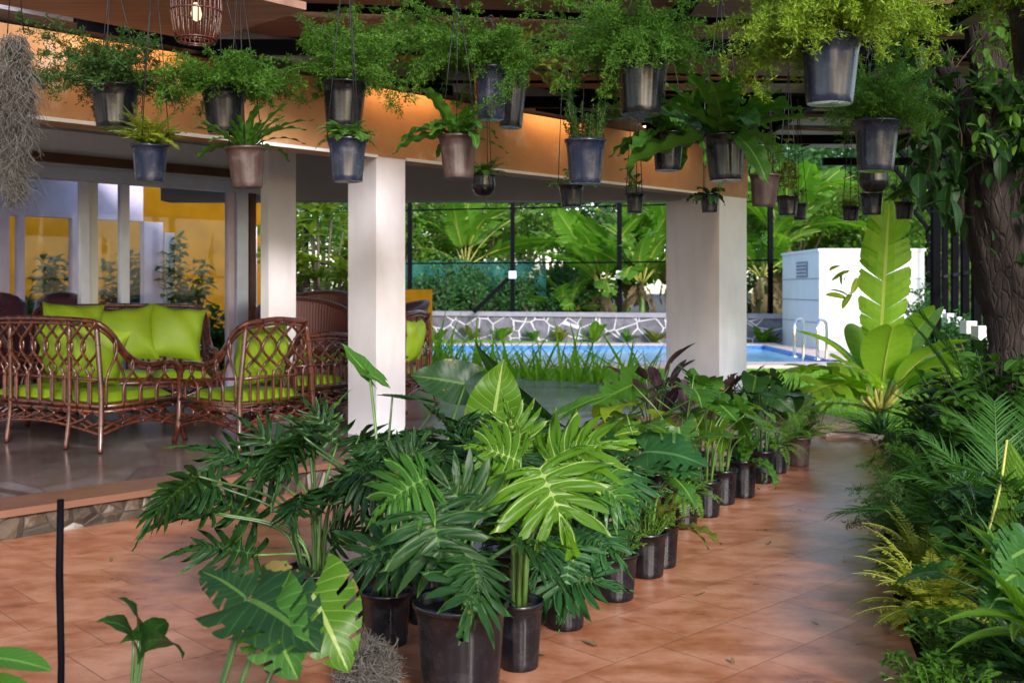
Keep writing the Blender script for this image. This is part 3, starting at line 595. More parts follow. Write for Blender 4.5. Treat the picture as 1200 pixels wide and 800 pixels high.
# ---- whole plants, built round (0,0,0) = soil centre; r = pot radius.  Each returns (foliage, stems)
def g_asparagus(r,spread=.32,up=.18,droop=1.7,n=70,bias=(0,0),dens=1.,seed=0,nl=.020):
    g=np.random.default_rng(seed); fo,st=MB(),MB(); PB,DB,SB,LB=[],[],[],[]
    for i in range(int(n*.75)):
        a=g.uniform(0,6.283); e=R(g.uniform(12,86)); L=1.15*spread*g.uniform(.45,1.5); bd=droop*g.uniform(.45,1.25)
        K=9; t=np.linspace(0,1,K); th=e-bd*t**1.2; seg=L/(K-1)
        hx=np.r_[0,np.cumsum(np.cos(th[:-1])*seg)]; hz=np.r_[0,np.cumsum(np.sin(th[:-1])*seg)]
        az=a+g.normal()*.35*t; rr=r*g.uniform(0,.75)
        p=np.c_[math.cos(a)*rr+hx*np.cos(az)+bias[0]*t*L,math.sin(a)*rr+hx*np.sin(az)+bias[1]*t*L,hz*(1+up)]
        st.tube(p,.0014,3,cap=False)
        ns=int(34*dens*L/.3)+6
        tt=g.uniform(.12,1,ns); pi=np.stack([np.interp(tt,t,p[:,k]) for k in range(3)],1)
        tl=(.055*(1-.6*tt)+.016)*g.uniform(.6,1.2,ns); sd=unit(g.normal(size=(ns,3))*[1,1,.75]+[0,0,.1])
        for q in range(1,6):
            f=q/5.; c=pi+sd*(tl*f)[:,None]-np.c_[np.zeros(ns),np.zeros(ns),.25*tl*f*f]
            for _ in range(2):
                d=unit(sd*.55+g.normal(size=(ns,3))*.85); PB.append(c); DB.append(d); LB.append(g.uniform(.6,1.25,ns)*nl)
    p=np.concatenate(PB); d=np.concatenate(DB); L=np.concatenate(LB); s_=unit(np.cross(d,rdir(len(d))))
    fo.diamonds(p,d,s_,L,L*.22+.0012); return fo,st
def frond(fo,st,base,a,e,L,bend,W,npin=26,pl=None,g=rng,pinw=.28,m=0,roll=0.):
    K=10; t=np.linspace(0,1,K); th=e-bend*t; seg=L/(K-1); hx=np.r_[0,np.cumsum(np.cos(th[:-1])*seg)]; hz=np.r_[0,np.cumsum(np.sin(th[:-1])*seg)]
    ca,sa=math.cos(a),math.sin(a); p=np.asarray(base)+np.c_[hx*ca,hx*sa,hz]; st.tube(p,np.linspace(.0022,.001,K)*max(1,L/.4),4,cap=False)
    tt=np.linspace(.07,.985,npin); pi=np.stack([np.interp(tt,t,p[:,k]) for k in range(3)],1); ti=e-bend*tt
    f=np.c_[np.cos(ti)*ca,np.cos(ti)*sa,np.sin(ti)]; up=np.c_[-np.sin(ti)*ca,-np.sin(ti)*sa,np.cos(ti)]; sd=np.cross(f,up)
    pr=np.sin(np.pi*np.clip(tt*.88+.1,0,1))**.7
    for s in (-1,1):
        j=g.normal(size=(npin,3))*.10; d=unit(s*sd*.93+f*.38+up*(-.12)+j)
        w=unit(np.cross(up+g.normal(size=(npin,3))*.2,d)); fo.diamonds(pi,d,w,W*pr*g.uniform(.85,1.1,npin),W*pr*pinw,m,fold=.15)
def g_fern(r,n=26,L=.35,W=.05,e=(35,85),bend=(1.0,2.1),seed=0,npin=26,pinw=.28):
    g=np.random.default_rng(seed); fo,st=MB(),MB()
    for i in range(n):
        a=g.uniform(0,6.283); rr=r*.5*g.random(); frond(fo,st,(rr*math.cos(a),rr*math.sin(a),0),a+g.normal()*.2,R(g.uniform(*e)),L*g.uniform(.6,1.2),g.uniform(*bend),W*g.uniform(.8,1.15),npin,g=g,pinw=pinw)
    return fo,st
def g_nest(r,n=14,L=.38,e=(25,80),bend=(.7,1.7),W=1.1,seed=0,t='nest',bias=None):
    g=np.random.default_rng(seed); fo,st=MB(),MB()
    for i in range(n):
        a=i*2.4+g.normal()*.25; ee=R(g.uniform(*e)); l=L*g.uniform(.6,1.2)
        leafae(fo,T[t],(.2*r*math.cos(a),.2*r*math.sin(a),-.01),a,ee,l,l*W*g.uniform(.8,1.2),g.uniform(*bend),g.normal()*.25)
    return fo,st
def g_leafy(r,n=60,L=.05,spread=.14,up=.15,seed=0,t='oval',W=1.,droop=.5,stems=14):
    g=np.random.default_rng(seed); fo,st=MB(),MB(); k=max(2,n//stems)
    for i in range(stems):
        a=g.uniform(0,6.283); rr=g.uniform(.1,1)*spread; top=np.array([rr*math.cos(a),rr*math.sin(a),up*g.uniform(.5,1.1)-droop*rr*.6]); b0=np.array([.35*r*math.cos(a),.35*r*math.sin(a),-.02])
        p=spline([b0,b0*.3+top*.7+[0,0,.03],top],4); st.tube(p,.0025,4,cap=False)
        for j in range(k):
            f=.25+.75*(j+.5)/k; q=p[int(f*(len(p)-1))]; l=L*g.uniform(.6,1.25)
            leafae(fo,T[t],q,g.uniform(0,6.283),R(g.uniform(-15,55)),l,l*W,g.uniform(.2,.9),g.normal()*.3)
    return fo,st
def g_needleup(r,n=26,h=.22,seed=0,nl=.018,spread=.5):      # upright bushy stems with tiny leaves
    g=np.random.default_rng(seed); fo,st=MB(),MB(); P_,D_=[],[]
    for i in range(n):
        a=g.uniform(0,6.283); rr=r*.7*math.sqrt(g.random()); b0=np.array([rr*math.cos(a),rr*math.sin(a),-.02]); top=b0*(1+spread)+[g.normal()*.015,g.normal()*.015,h*g.uniform(.6,1.1)]
        st.tube([b0,(b0+top)/2+[0,0,.01],top],.0018,3,cap=False); k=70; f=g.uniform(.05,1,k)[:,None]; P_.append(b0*(1-f)+top*f); D_.append(unit(g.normal(size=(k,3))*[1,1,.5]+[0,0,.5]))
    p=np.concatenate(P_); d=np.concatenate(D_); fo.diamonds(p,d,unit(np.cross(d,rdir(len(d)))),nl*g.uniform(.6,1.3,len(d)),nl*.3); return fo,st
def g_palm(n=9,L=1.0,e=(35,80),bend=(.7,1.4),ll=.32,lw=.022,nl=40,seed=0,base=.03,azr=(0,6.283)):
    g=np.random.default_rng(seed); fo,st=MB(),MB()
    for i in range(n):
        a=azr[0]+(azr[1]-azr[0])*((i+.5)/n)+g.normal()*.2; ee=R(g.uniform(*e)); l=L*g.uniform(.75,1.15); bd=g.uniform(*bend)
        K=12; t=np.linspace(0,1,K); th=ee-bd*t; seg=l/(K-1); hx=np.r_[0,np.cumsum(np.cos(th[:-1])*seg)]; hz=np.r_[0,np.cumsum(np.sin(th[:-1])*seg)]; ca,sa=math.cos(a),math.sin(a)
        p=np.c_[hx*ca+base*ca,hx*sa+base*sa,hz]; st.tube(p,np.linspace(.011,.003,K)*l,5,cap=False)
        tt=np.linspace(.22,.99,nl); pi=np.stack([np.interp(tt,t,p[:,k]) for k in range(3)],1); ti=ee-bd*tt
        f=np.c_[np.cos(ti)*ca,np.cos(ti)*sa,np.sin(ti)]; up=np.c_[-np.sin(ti)*ca,-np.sin(ti)*sa,np.cos(ti)]; sd=np.cross(f,up); pr=(.55+.45*np.sin(np.pi*tt**.8))
        for s in (-1,1):
            for k in range(nl):
                d=unit(s*sd[k]*.75+f[k]*(.55+.5*tt[k])+up[k]*.22+g.normal(size=3)*.05); leaf(fo,T['strap'],pi[k],d,up[k]+g.normal(size=3)*.2,ll*l*pr[k]*g.uniform(.9,1.1),ll*l*lw/.02*.45,g.uniform(.15,.7))
    return fo,st
def g_tuft(n=40,L=.6,W=.6,e=(30,88),bend=(.3,1.3),seed=0,r=.06):
    g=np.random.default_rng(seed); fo,st=MB(),MB()
    for i in range(n):
        a=g.uniform(0,6.283); l=L*g.uniform(.6,1.15); leafae(fo,T['strap'],(r*math.cos(a)*g.random(),r*math.sin(a)*g.random(),0),a,R(g.uniform(*e)),l,L*W,g.uniform(*bend),g.normal()*.3)
    return fo,st
def g_big(n=8,pl=(.25,.5),L=(.2,.35),t='lobed',e=(45,85),le=(-50,20),bend=(.2,.8),W=1.,seed=0,pr=.007,sp=.03,az=None):
    g=np.random.default_rng(seed); fo,st=MB(),MB()
    for i in range(n):
        a=(i*2.4+g.normal()*.35) if az is None else g.uniform(*az); ee=R(g.uniform(*e)); l=g.uniform(*pl); b0=np.array([sp*math.cos(a),sp*math.sin(a),0]); tip=b0+l*np.array([math.cos(ee)*math.cos(a),math.cos(ee)*math.sin(a),math.sin(ee)])
        petiole(st,b0,tip,pr,.12); lf=g.uniform(*L); ti=t if isinstance(t,str) else t[i%len(t)]
        leafae(fo,T[ti],tip,a+g.normal()*.4,R(g.uniform(*le)),lf,lf*W,g.uniform(*bend),g.normal()*.35)
    return fo,st
# ================================================================== FURNITURE on the terrace
def rattan_seat(name,label,cat,loc,rz,W,D,H=1.0,arm=.63,seat=.40,cush=True,low=False,group=None):
    """faces local +Y; x across"""
    t=thing(name,label,cat,loc,rz,group); hw,hd=W/2,D/2
    rail=[(hw+.01,hd+.01,.10),(hw,hd,.40),(hw,hd,arm-.09),(hw,hd-.05,arm-.01),(hw,hd-.14,arm),(hw,hd*.1,arm),(hw-.005,-hd*.35,arm+.08),(hw-.02,-hd*.72,H-.10),(hw-.07,-hd*.95,H-.02),(hw-.22,-hd*1.02,H)]
    rail+= [(0,-hd*1.03,H+.01)]
    rail=rail+[(-x,y,z) for x,y,z in rail[-2::-1]]
    b=MB(); p=spline(rail,7); b.tube(p,.021,8); p2=p.copy(); p2[:,2]-=.035; p2[:,0]*=.985; b.tube(p2[8:-8],.014,6)
    b.obj('top_rail',M['rattan'],t)
    def railz(side,y): 
        q=p[:len(p)//2]; i=np.argsort(q[:,1]); sel=q[q[:,2]>arm-.02]; i=np.argsort(sel[:,1]); return float(np.interp(y,sel[i,1],sel[i,2]))
    b=MB()
    for z,r in ((seat-.06,.02),(seat-.10,.016)):
        b.tube([(hw,hd,z),(-hw,hd,z),(-hw,-hd,z),(hw,-hd,z),(hw,hd,z)],r,8)
    for z in (arm-.04,): b.tube(spline([(hw,hd-.03,z-.10),(hw,0,z-.07),(hw-.01,-hd,z-.05)],5),.012,6); b.tube(spline([(-hw,hd-.03,z-.10),(-hw,0,z-.07),(-hw+.01,-hd,z-.05)],5),.012,6); b.tube([(hw,-hd,z-.05),(-hw,-hd,z-.05)],.013,6)
    b.obj('seat_frame',M['rattan'],t)
    for sx in (-1,1):
        for sy in (-1,1):
            b=MB()
            if sy<0: b.tube(spline([(sx*(hw+.05),-hd-.05,0),(sx*(hw+.015),-hd-.015,.2),(sx*hw,-hd,seat),(sx*(hw-.02),-hd*1.0,.62),(sx*(hw-.06),-hd*.99,H-.03)],6),.02,8)
            else: b.tube([(sx*(hw+.03),hd+.03,0),(sx*hw,hd,.16),(sx*hw,hd,arm-.05)],.021,8)
            b.obj('leg',M['rattan'],t)
    if W>1.0:
        for sx in (-.25,.25): b=MB(); b.tube(spline([(sx*W,-hd-.04,0),(sx*W,-hd-.01,.2),(sx*W,-hd,seat),(sx*W,-hd*1.02,H)],5),.018,8); b.obj('leg',M['rattan'],t)
    # woven backs: pairs of canes that cross twice
    b=MB(); n=max(4,int(round(W/.165))); 
    for i in range(n):
        x=-hw+.06+(W-.12)*(i+.5)/n; am=(W-.12)/n*.55
        for s in (-1,1):
            zz=np.linspace(seat-.07,H-.01,19); ph=(zz-seat)/(H-seat); am2=np.where(ph<.35,.33*am,am)
            xx=x+s*am2*np.cos(np.clip((ph-.30)/.7,0,1)*math.pi*2); xx=np.clip(xx,-hw+.03,hw-.03)
            b.tube(np.c_[xx,np.full(19,-hd*1.0)-.012*s,zz],.0108,6)
    b.obj('back_lattice',M['rattan'],t)
    for sx in (-1,1):
        b=MB(); ns=max(4,int(round(D/.17)))
        for i in range(ns):
            y=-hd+.05+(D-.13)*(i+.5)/ns; am=(D-.1)/ns*.55; zt=railz(sx,y)
            for s in (-1,1):
                zz=np.linspace(seat-.07,zt,11); ph=np.linspace(0,1,11); yy=np.clip(y+s*am*(.45+.55*np.cos(np.clip((ph-.35)/.65,0,1)*math.pi*1.3)),-hd,hd-.02)
                b.tube(np.c_[np.full(11,sx*(hw-.006*s)),yy,zz],.0108,6)
        b.obj('side_lattice',M['rattan'],t)
    # curly skirt under the seat and the arched stretchers
    b=MB()
    def skirt(a,c):
        a=np.array(a,float); c=np.array(c,float); L=np.linalg.norm(c-a); k=max(3,int(round(L/.18))); d=(c-a)/L; nn=np.array([-d[1],d[0],0])*.008
        f=np.linspace(0,1,21); arch=.13+.07*np.sin(np.pi*f); b.tube(a+np.outer(f*L,d)+np.c_[np.zeros(21),np.zeros(21),arch],.014,6)
        for i in range(k):
            for s in (-1,1):
                q=np.linspace(0,1,11); u_=(i+.5)/k*L+s*(L/k*.55)*np.cos(q*math.pi*1.5); z0=.13+.07*math.sin(math.pi*(i+.5)/k)
                b.tube(a+np.outer(np.clip(u_,0,L),d)+nn*s+np.c_[np.zeros(11),np.zeros(11),z0+(seat-.10-z0)*q],.011,5)
    skirt((hw,-hd,0),(-hw,-hd,0)); skirt((hw,hd,0),(hw,-hd,0)); skirt((-hw,hd,0),(-hw,-hd,0)); skirt((hw,hd,0),(-hw,hd,0))
    b.obj('skirt_lattice',M['rattan'],t)
    if cush:
        b=MB(); n=int(max(1,round(W/.62)))
        for i in range(n):
            w_=(W-.07)/n; cushion(b,(-hw+.035+w_*(i+.5),.01,seat-.035),(w_*.5-.004,hd-.03,.065))
        b.obj('seat_cushion',M['green_cloth'],t)
    return t
def cushion(b,c,h,n=10,pin=.12,p=5.,mat=0):
    # padded block: superellipsoid box
    u=np.linspace(-1,1,n); v=[];q=[]
    for s in (1,-1):
        k0=len(v)
        for y in u:
            for x in u:
                e=max(abs(x),abs(y)); z=s*(1-e**p)**.5*(1+.10*math.cos(x*2.2)*math.cos(y*2.2)) ; r=1-.02*(1-abs(z))
                v.append((x*h[0]*r,y*h[1]*r,z*h[2]))
        q+=[[k0+i*n+j,k0+i*n+j+1,k0+(i+1)*n+j+1,k0+(i+1)*n+j][::s] for i in range(n-1) for j in range(n-1)]
    b.add(np.array(v)+np.array(c),q)
def pillow(label,pos,rot,sz=.46,th=.13,group=None,seed=0):
    g=np.random.default_rng(seed); n=19; u=np.linspace(-1,1,n); v=[];q=[]; f=g.uniform(0,6,4)
    for s in (1,-1):
        k0=len(v)
        for y in u:
            for x in u:
                px=x*(1-.10*(1-abs(y)**2.5)*abs(x)); py=y*(1-.10*(1-abs(x)**2.5)*abs(y)); e=(1-x**2)*(1-y**2)
                z=s*th*max(0,e)**.42*(1+.08*math.sin(x*3+f[0])*math.sin(y*2.5+f[1]))+.02*math.sin(x*6+y*4+f[2])*(1-e)*.6
                v.append((px*sz/2,py*sz/2,z+.012*math.sin((x+y)*7+f[3])*max(abs(x),abs(y))**3))
        q+=[[k0+i*n+j,k0+i*n+j+1,k0+(i+1)*n+j+1,k0+(i+1)*n+j][::s] for i in range(n-1) for j in range(n-1)]
    b=MB(); b.add(v,q); o=b.obj('cushion',M['green_cloth']); o.location=[float(a) for a in pos]; o.rotation_euler=rot
    return tag(o,label,'cushion',group)
def wdir(dx,dy): return math.atan2(dy,dx)-math.pi/2      # rz that turns local +Y towards (dx,dy)
g_s='lime green scatter cushions'
# sofa A (its back towards us, far left), chair B, sofa C behind
fa=unit([.50,.866]); ba=np.array([-fa[1],fa[0]]); ca=np.array([-3.06,7.93]); cA=ca+ba*.70+fa*.38
rattan_seat('rattan_sofa','rattan sofa with lime seat seen from behind at the far left','sofa',(*cA,PLAT),wdir(*fa),1.42,.76,.98)
fb=unit([-.80,.60]); bb=np.array([-fb[1],fb[0]])*-1; cb=np.array([-2.04,8.0]); cB=cb+bb*.36+fb*.37
rattan_seat('rattan_armchair','rattan armchair with lime seat, its arm beside the left sofa','armchair',(*cB,PLAT),wdir(*fb),.72,.74,.97)
fc=unit([.40,-.916]); pc0=np.array([-3.86,10.55]); cC=pc0+fc*.38
rattan_seat('rattan_sofa','rattan sofa facing the camera with three lime cushions before the glass doors','sofa',(*cC,PLAT),wdir(*fc),1.62,.76,1.04)
rattan_seat('rattan_armchair','rattan armchair mostly hidden behind the right edge of the near column','armchair',(-1.30,10.9,PLAT),wdir(-.95,.3),.72,.72,.97)
rattan_seat('rattan_armchair','rattan armchair partly hidden behind the left edge of the near column','armchair',(-1.93,9.75,PLAT),wdir(-.75,.66),.70,.70,.80)
def place_pillow(px,py,Y,label,face,lean=18,roll=0,sz=.46,seed=0):
    p=P(px,py,Y); a=math.atan2(face[1],face[0])
    from mathutils import Euler, Matrix
    m=Matrix.Rotation(a+math.pi/2,3,'Z')@Matrix.Rotation(R(90-lean),3,'X')@Matrix.Rotation(R(roll),3,'Z')
    return pillow(label,p,m.to_euler(),sz,.12,g_s,seed)
place_pillow(205,390,10.25,'lime cushion at the right end of the sofa before the glass doors',fc,16,-8,.54,1)
place_pillow(148,392,10.05,'lime cushion in the middle of the sofa before the glass doors',fc,16,5,.54,2)
place_pillow(84,388,9.8,'lime cushion at the left end of the sofa before the glass doors',fc,16,-4,.54,3)
place_pillow(110,415,8.42,'crumpled lime cushion leaning in the right corner of the left sofa',(-.3,.95),14,12,.48,4)
place_pillow(72,410,8.8,'lime cushion in the left half of the sofa seen from behind',(.50,.866),14,0,.46,5)
place_pillow(306,416,8.42,'tall lime cushion leaning in the rattan armchair',(-.80,.60),14,-5,.50,6)
place_pillow(481,400,10.7,'lime cushion in the armchair behind the near column',(-.95,.3),12,0,.46,7)
def tub(label,loc,rz,sc=1.):
    t=thing('wicker_tub_chair',label,'wicker chair',loc,rz,'wicker tub chairs'); ht=lambda th: .62+.36*(0.5+.5*np.cos(th))**.8
    n=49; th=np.linspace(-2.35,2.35,n); v=[];uv=[]; rows=14
    for s,(ra) in ((1,.0),(-1,-.05)):
        for i in range(rows):
            f=i/(rows-1); r=.30+ra+.15*f**.8
            v.append(np.c_[r*np.sin(th),-r*np.cos(th),.04+f*(ht(th)-.04)]); uv.append(np.c_[th/4.7,np.full(n,f)])
    q=[[k+i*n+j,k+i*n+j+1,k+(i+1)*n+j+1,k+(i+1)*n+j] for k in (0,rows*n) for i in range(rows-1) for j in range(n-1)]
    b=MB(); b.add(np.concatenate(v),q,None,np.concatenate(uv)); b.obj('back_shell',M['wicker'],t)
    b=MB(); r=.43; b.tube(np.c_[r*np.sin(th),-r*np.cos(th),ht(th)],.035,8); b.obj('rolled_rim',M['wicker'],t)
    b=MB(); b.lathe([(.30,.04),(.40,.38),(.39,.42),(0.01,.43)],28); b.obj('seat',M['wicker'],t)
    b=MB(); cushion(b,(0,.03,.47),(.30,.30,.06)); b.obj('seat_cushion',M['green_cloth'],t); t.scale=(sc,)*3; return t
tub('high backed wicker tub chair seen from behind, left of the near column',(-2.02,10.6,PLAT),R(-150),1.12)
tub('wicker tub chair behind the other one, left of the near column',(-2.25,12.0,PLAT),R(170),1.18)
tub('pinkish wicker tub chair standing right of the near column',(-1.50,13.1,PLAT),R(115),1.06)
# low dark table at the far left, maroon leather sofa indoors
t=thing('side_table','low dark wooden side table at the left end of the left sofa','table',(-4.9,9.2,PLAT),.3)
b=MB(); b.box((0,0,.66),(.7,.5,.035)); b.obj('table_top',M['brown'],t,smooth=False)
for sx in (-1,1):
    for sy in (-1,1): b=MB(); b.box((sx*.31,sy*.21,.32),(.045,.045,.64)); b.obj('leg',M['brown'],t,smooth=False)
ls=dp(-1.15,1.2); t=thing('leather_sofa','maroon leather sofa inside the glass room','sofa',(*ls,PLAT),math.atan2(U[1],U[0]))
b=MB(); cushion(b,(0,0,.28),(1.05,.45,.2)); b.obj('seat',M['leather'],t)
b=MB(); [cushion(b,(-.7+.7*i,-.33,.72),(.34,.13,.42)) for i in range(3)]; b.obj('backrest',M['leather'],t)
for sx in (-1,1): b=MB(); cushion(b,(sx*1.0,0,.40),(.14,.46,.32)); b.obj('armrest',M['leather'],t)
t=dup(t,(*dp(-3.4,1.0),PLAT),math.atan2(U[1],U[0]),'maroon leather sofa inside the glass room, cut by the left edge')
# rattan lantern with its bulb
lp=P(230,14,5.0); t=thing('rattan_lantern','reddish rattan cage lantern hanging at the top left','lantern',lp)
b=MB()
for i in range(26):
    a=i/26*6.283; z=np.linspace(-.14,.22,9); r=.115-.035*((z+.14-.16)/.2)**2*1.2; b.tube(np.c_[r*np.cos(a),r*np.sin(a),z],.004,5)
for z,r in ((-.14,.085),(-.13,.09),(.0,.115),(.2,.09)): b.tube([(r*math.cos(q),r*math.sin(q),z) for q in np.linspace(0,6.283,25)],.006,5)
b.obj('cage',M['rattan'],t)
b=MB(); b.lathe([(.002,-.045),(.02,-.035),(.026,-.01),(.018,.02),(.012,.04)],14); b.obj('bulb',M['bulb'],t)
b=MB(); b.tube([(0,0,.04),(0,0,RZ-lp[2])],.006,6); b.obj('cord',M['wire'],t)
# ================================================================== POTS
def pot_mb(rt,rb,h,flutes=16,lip=.12,rimh=.16,holes=True):
    b=MB(); n=96
    def mod(th,i):
        if 1<=i<=4 and flutes: return 1-.035*(np.clip(np.sin(th*flutes/2.)*2.5,-1,1)*.5+.5)*(1 if i in (2,3) else .25)
        return np.ones_like(th)
    z1=h*(1-rimh); rm=lambda z: rb+(rt*(1-lip*.6)-rb)*z/h
    prof=[(rb*.96,0),(rb,h*.02),(rm(h*.12),h*.12),(rm(z1*.85),z1*.85),(rm(z1),z1*.97),(rm(z1)*1.025,z1),(rt*.955,h*.93),(rt,h*.935),(rt*1.012,h*.965),(rt,h),(rt*.95,h),(rt*.93,h*.97),(rb*.95,h*.45)]
    b.lathe(prof,n,mod=mod); b.lathe([(rb*.96,0),(.001,.004)],n); return b
def hang_wires(t,rt,h,top,n=3):
    b=MB(); hook=np.array([0,0,top])
    for i in range(n): a=i*6.283/n+.5; b.tube([(rt*.98*math.cos(a),rt*.98*math.sin(a),-.01),(rt*.5*math.cos(a),rt*.5*math.sin(a),top*.5),(0,0,top-.06)],.0028,4)
    b.tube(spline([(0,0,top-.07),(.012,0,top-.05),(0,0,top-.02),(-.014,0,top-.005),(0,0,top+.012),(.014,0,top)],4),.0035,5)
    return b.obj('hanger',M['wire'],t)
g_h='potted plants hanging from the pergola'
def hanging(x,yt,yb,wpx,rw,pm,lab,gen,fm,sm='petiole',top=None,round_=False,sq=.74,soil=True,tilt=0.):
    Y=rw*F/wpx; k=F/Y; h=(yb-yt)/k; p=P(x,yt,Y); rt=rw/2
    t=thing('hanging_pot',lab,'hanging plant',p,random.uniform(0,6.28) if gen and gen[1].get('bias') is None else 0,g_h)
    if round_: b=MB(); b.lathe([(.01,0),(rt*.62,h*.04),(rt*.93,h*.3),(rt,h*.6),(rt*.93,h*.9),(rt*.97,h),(rt*.9,h),(rt*.86,h*.85)],40)
    else: b=pot_mb(rt,rt*sq,h)
    po=b.obj('pot',M[pm],t,loc=(0,0,-h)); 
    if tilt: po.rotation_euler=(tilt,0,0)
    b=MB(); b.lathe([(rt*.92,-.03*rw/.2),(rt*.4,-.012),(.002,-.008)],24); b.obj('soil',M['soil'],t)
    fo,st=gen[0](rt,**gen[1]); fo.obj('foliage',M[fm],t); st.obj('stems',M[sm],t)
    hang_wires(t,rt,h,max(.25,(top if top else 2.98)-p[2])); t.rotation_euler[0]=random.uniform(-.045,.045); t.rotation_euler[1]=random.uniform(-.045,.045); return t
A=g_asparagus; N=g_nest; Fr=g_fern; Lf=g_leafy; Nu=g_needleup
HP=[
 (135,101,151,59,.24,'pot_black','black hanging pot with dark feathery asparagus fern, right of the hanging moss',(A,dict(spread=.27,droop=1.5,n=75,bias=(-.15,0),up=-.05,seed=1)),'l_aspd'),
 (176,170,213,45,.18,'pot_blue','small blue grey hanging pot with a yellow green fern before the glass doors',(Fr,dict(n=56,L=.19,W=.034,e=(30,90),bend=(.4,1.9),seed=2,npin=22)),'l_ferny'),
 (262,104,156,54,.22,'pot_black','black hanging pot with airy asparagus fern below the rattan lantern',(A,dict(spread=.25,droop=1.9,n=85,up=-.15,seed=3)),'l_asp'),
 (288,173,220,47,.19,'pot_brown','greyish pink hanging pot with a spiky bird nest fern, above the rattan armchair',(N,dict(n=24,L=.29,W=.62,e=(15,78),bend=(.3,1.2),seed=4)),'l_mid'),
 (404,97,150,55,.23,'pot_black','scuffed black hanging pot with a tall dense asparagus fern, directly above a smaller blue pot',(A,dict(spread=.18,droop=1.2,n=95,up=.5,seed=5)),'l_asp'),
 (407,163,213,48,.18,'pot_blue','blue grey fluted hanging pot of low mossy fern in front of the near column',(Fr,dict(n=60,L=.125,W=.03,e=(20,88),seed=6,npin=18)),'l_fern'),
 (575,78,140,44,.22,'pot_blue','blue grey hanging pot overflowing leftwards with long bright asparagus fern',(A,dict(spread=.44,droop=2.5,n=120,bias=(-.55,-.1),up=-.1,seed=7)),'l_asp'),
 (602,84,150,36,.20,'pot_black','glossy black hanging pot with upright bird nest fern, tucked behind the blue grey pot',(N,dict(n=18,L=.48,W=1.15,e=(25,86),bend=(.4,1.8),seed=8)),'l_olive'),
 (537,160,210,48,.21,'pot_brown','brown hanging pot with drooping bird nest fern right of the near column',(N,dict(n=24,L=.31,W=.85,e=(5,80),bend=(.6,2.2),seed=9)),'l_mid'),
 (567,206,230,28,.14,'pot_black','tiny round black hanging pot with a little fern',(Fr,dict(n=44,L=.15,W=.026,seed=10,npin=16)),'l_fern'),
 (751,68,135,62,.25,'pot_black','large scuffed black hanging pot with a wide pale green asparagus fern in the middle',(A,dict(spread=.33,droop=2.0,n=125,bias=(-.25,0),up=0,seed=11)),'l_asp'),
 (686,164,215,49,.20,'pot_blue','blue grey fluted hanging pot with fine upright needle plant, right of centre',(Nu,dict(n=40,h=.19,seed=12)),'l_aspd'),
 (669,217,243,31,.16,'pot_black','small black hanging pot peeping out below the needle plant pot',(Lf,dict(n=70,L=.035,spread=.17,up=.12,droop=1.1,seed=13)),'l_mid'),
 (744,227,250,23,.13,'pot_black','tiny black hanging pot with a stubby succulent on a long hook chain',(Lf,dict(n=60,L=.04,spread=.06,up=.12,droop=.1,seed=14)),'l_mid'),
 (783,155,200,40,.21,'pot_black','black hanging pot hidden under dark drooping bird nest leaves, left of the glossy pot',(N,dict(n=24,L=.47,W=1.35,e=(-15,70),bend=(.7,2.1),seed=15)),'l_mid'),
 (849,158,212,51,.22,'pot_black','glossy black hanging pot with broad arching bird nest fern leaves before the far column',(N,dict(n=26,L=.46,W=1.2,e=(-5,82),bend=(.4,1.7),seed=16)),'l_mid'),
 (831,227,249,24,.14,'pot_black','tiny black hanging pot half covered by leaves on the face of the far column',(N,dict(n=14,L=.17,W=1.4,e=(-10,70),bend=(.8,1.9),seed=17)),'l_dark'),
 (896,204,242,36,.20,'pot_brown','brownish hanging pot with a dark bushy plant right of the far column',(Lf,dict(n=420,L=.04,spread=.17,up=.28,droop=.8,seed=18,stems=34)),'l_olive'),
 (923,230,253,27,.16,'pot_black','small black hanging pot of loose leafy plant right of the brownish one',(Lf,dict(n=240,L=.045,spread=.14,up=.26,droop=.5,seed=19,stems=24)),'l_olive'),
 (937,238,258,18,.13,'pot_black','smallest black hanging pot above the white pump house, with olive leaves',(Lf,dict(n=50,L=.04,spread=.08,up=.12,droop=.3,seed=20)),'l_olive'),
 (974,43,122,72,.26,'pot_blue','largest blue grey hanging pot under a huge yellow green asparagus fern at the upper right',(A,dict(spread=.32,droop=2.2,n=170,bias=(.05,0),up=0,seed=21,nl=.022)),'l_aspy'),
 (1028,141,201,54,.24,'pot_blue','ribbed blue grey hanging pot with dark asparagus fern, top of a column of three pots',(A,dict(spread=.27,droop=1.6,n=80,bias=(.15,0),seed=22)),'l_asp'),
 (1024,201,226,34,.17,'pot_black','round black hanging pot, middle of the column of three pots',(Lf,dict(n=20,L=.03,spread=.07,up=.05,seed=23)),'l_olive'),
 (1021,226,252,28,.16,'pot_black','black hanging pot at the bottom of the column of three pots',(Lf,dict(n=40,L=.05,spread=.10,up=.09,droop=.6,seed=24)),'l_olive'),
 (997,242,259,22,.14,'pot_black','tiny black hanging pot with a bright fern tuft left of the banana leaf tip',(Fr,dict(n=28,L=.13,W=.022,e=(40,90),seed=25,npin=14)),'l_ferny'),
 (1060,237,257,24,.15,'pot_black','small black hanging pot with broad bright leaves right of the banana leaf tip',(Lf,dict(n=45,L=.09,spread=.14,up=.12,droop=.8,seed=26,stems=12)),'l_bright'),
 (1127,226,255,26,.17,'pot_brown','dull brown hanging pot against the left side of the tree trunk',(Lf,dict(n=40,L=.05,spread=.08,up=.08,seed=27)),'l_dark'),
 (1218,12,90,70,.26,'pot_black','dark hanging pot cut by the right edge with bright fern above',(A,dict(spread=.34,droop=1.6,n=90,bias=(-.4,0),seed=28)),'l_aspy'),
]
for a in HP: hanging(*a,round_=('round black' in a[6]))
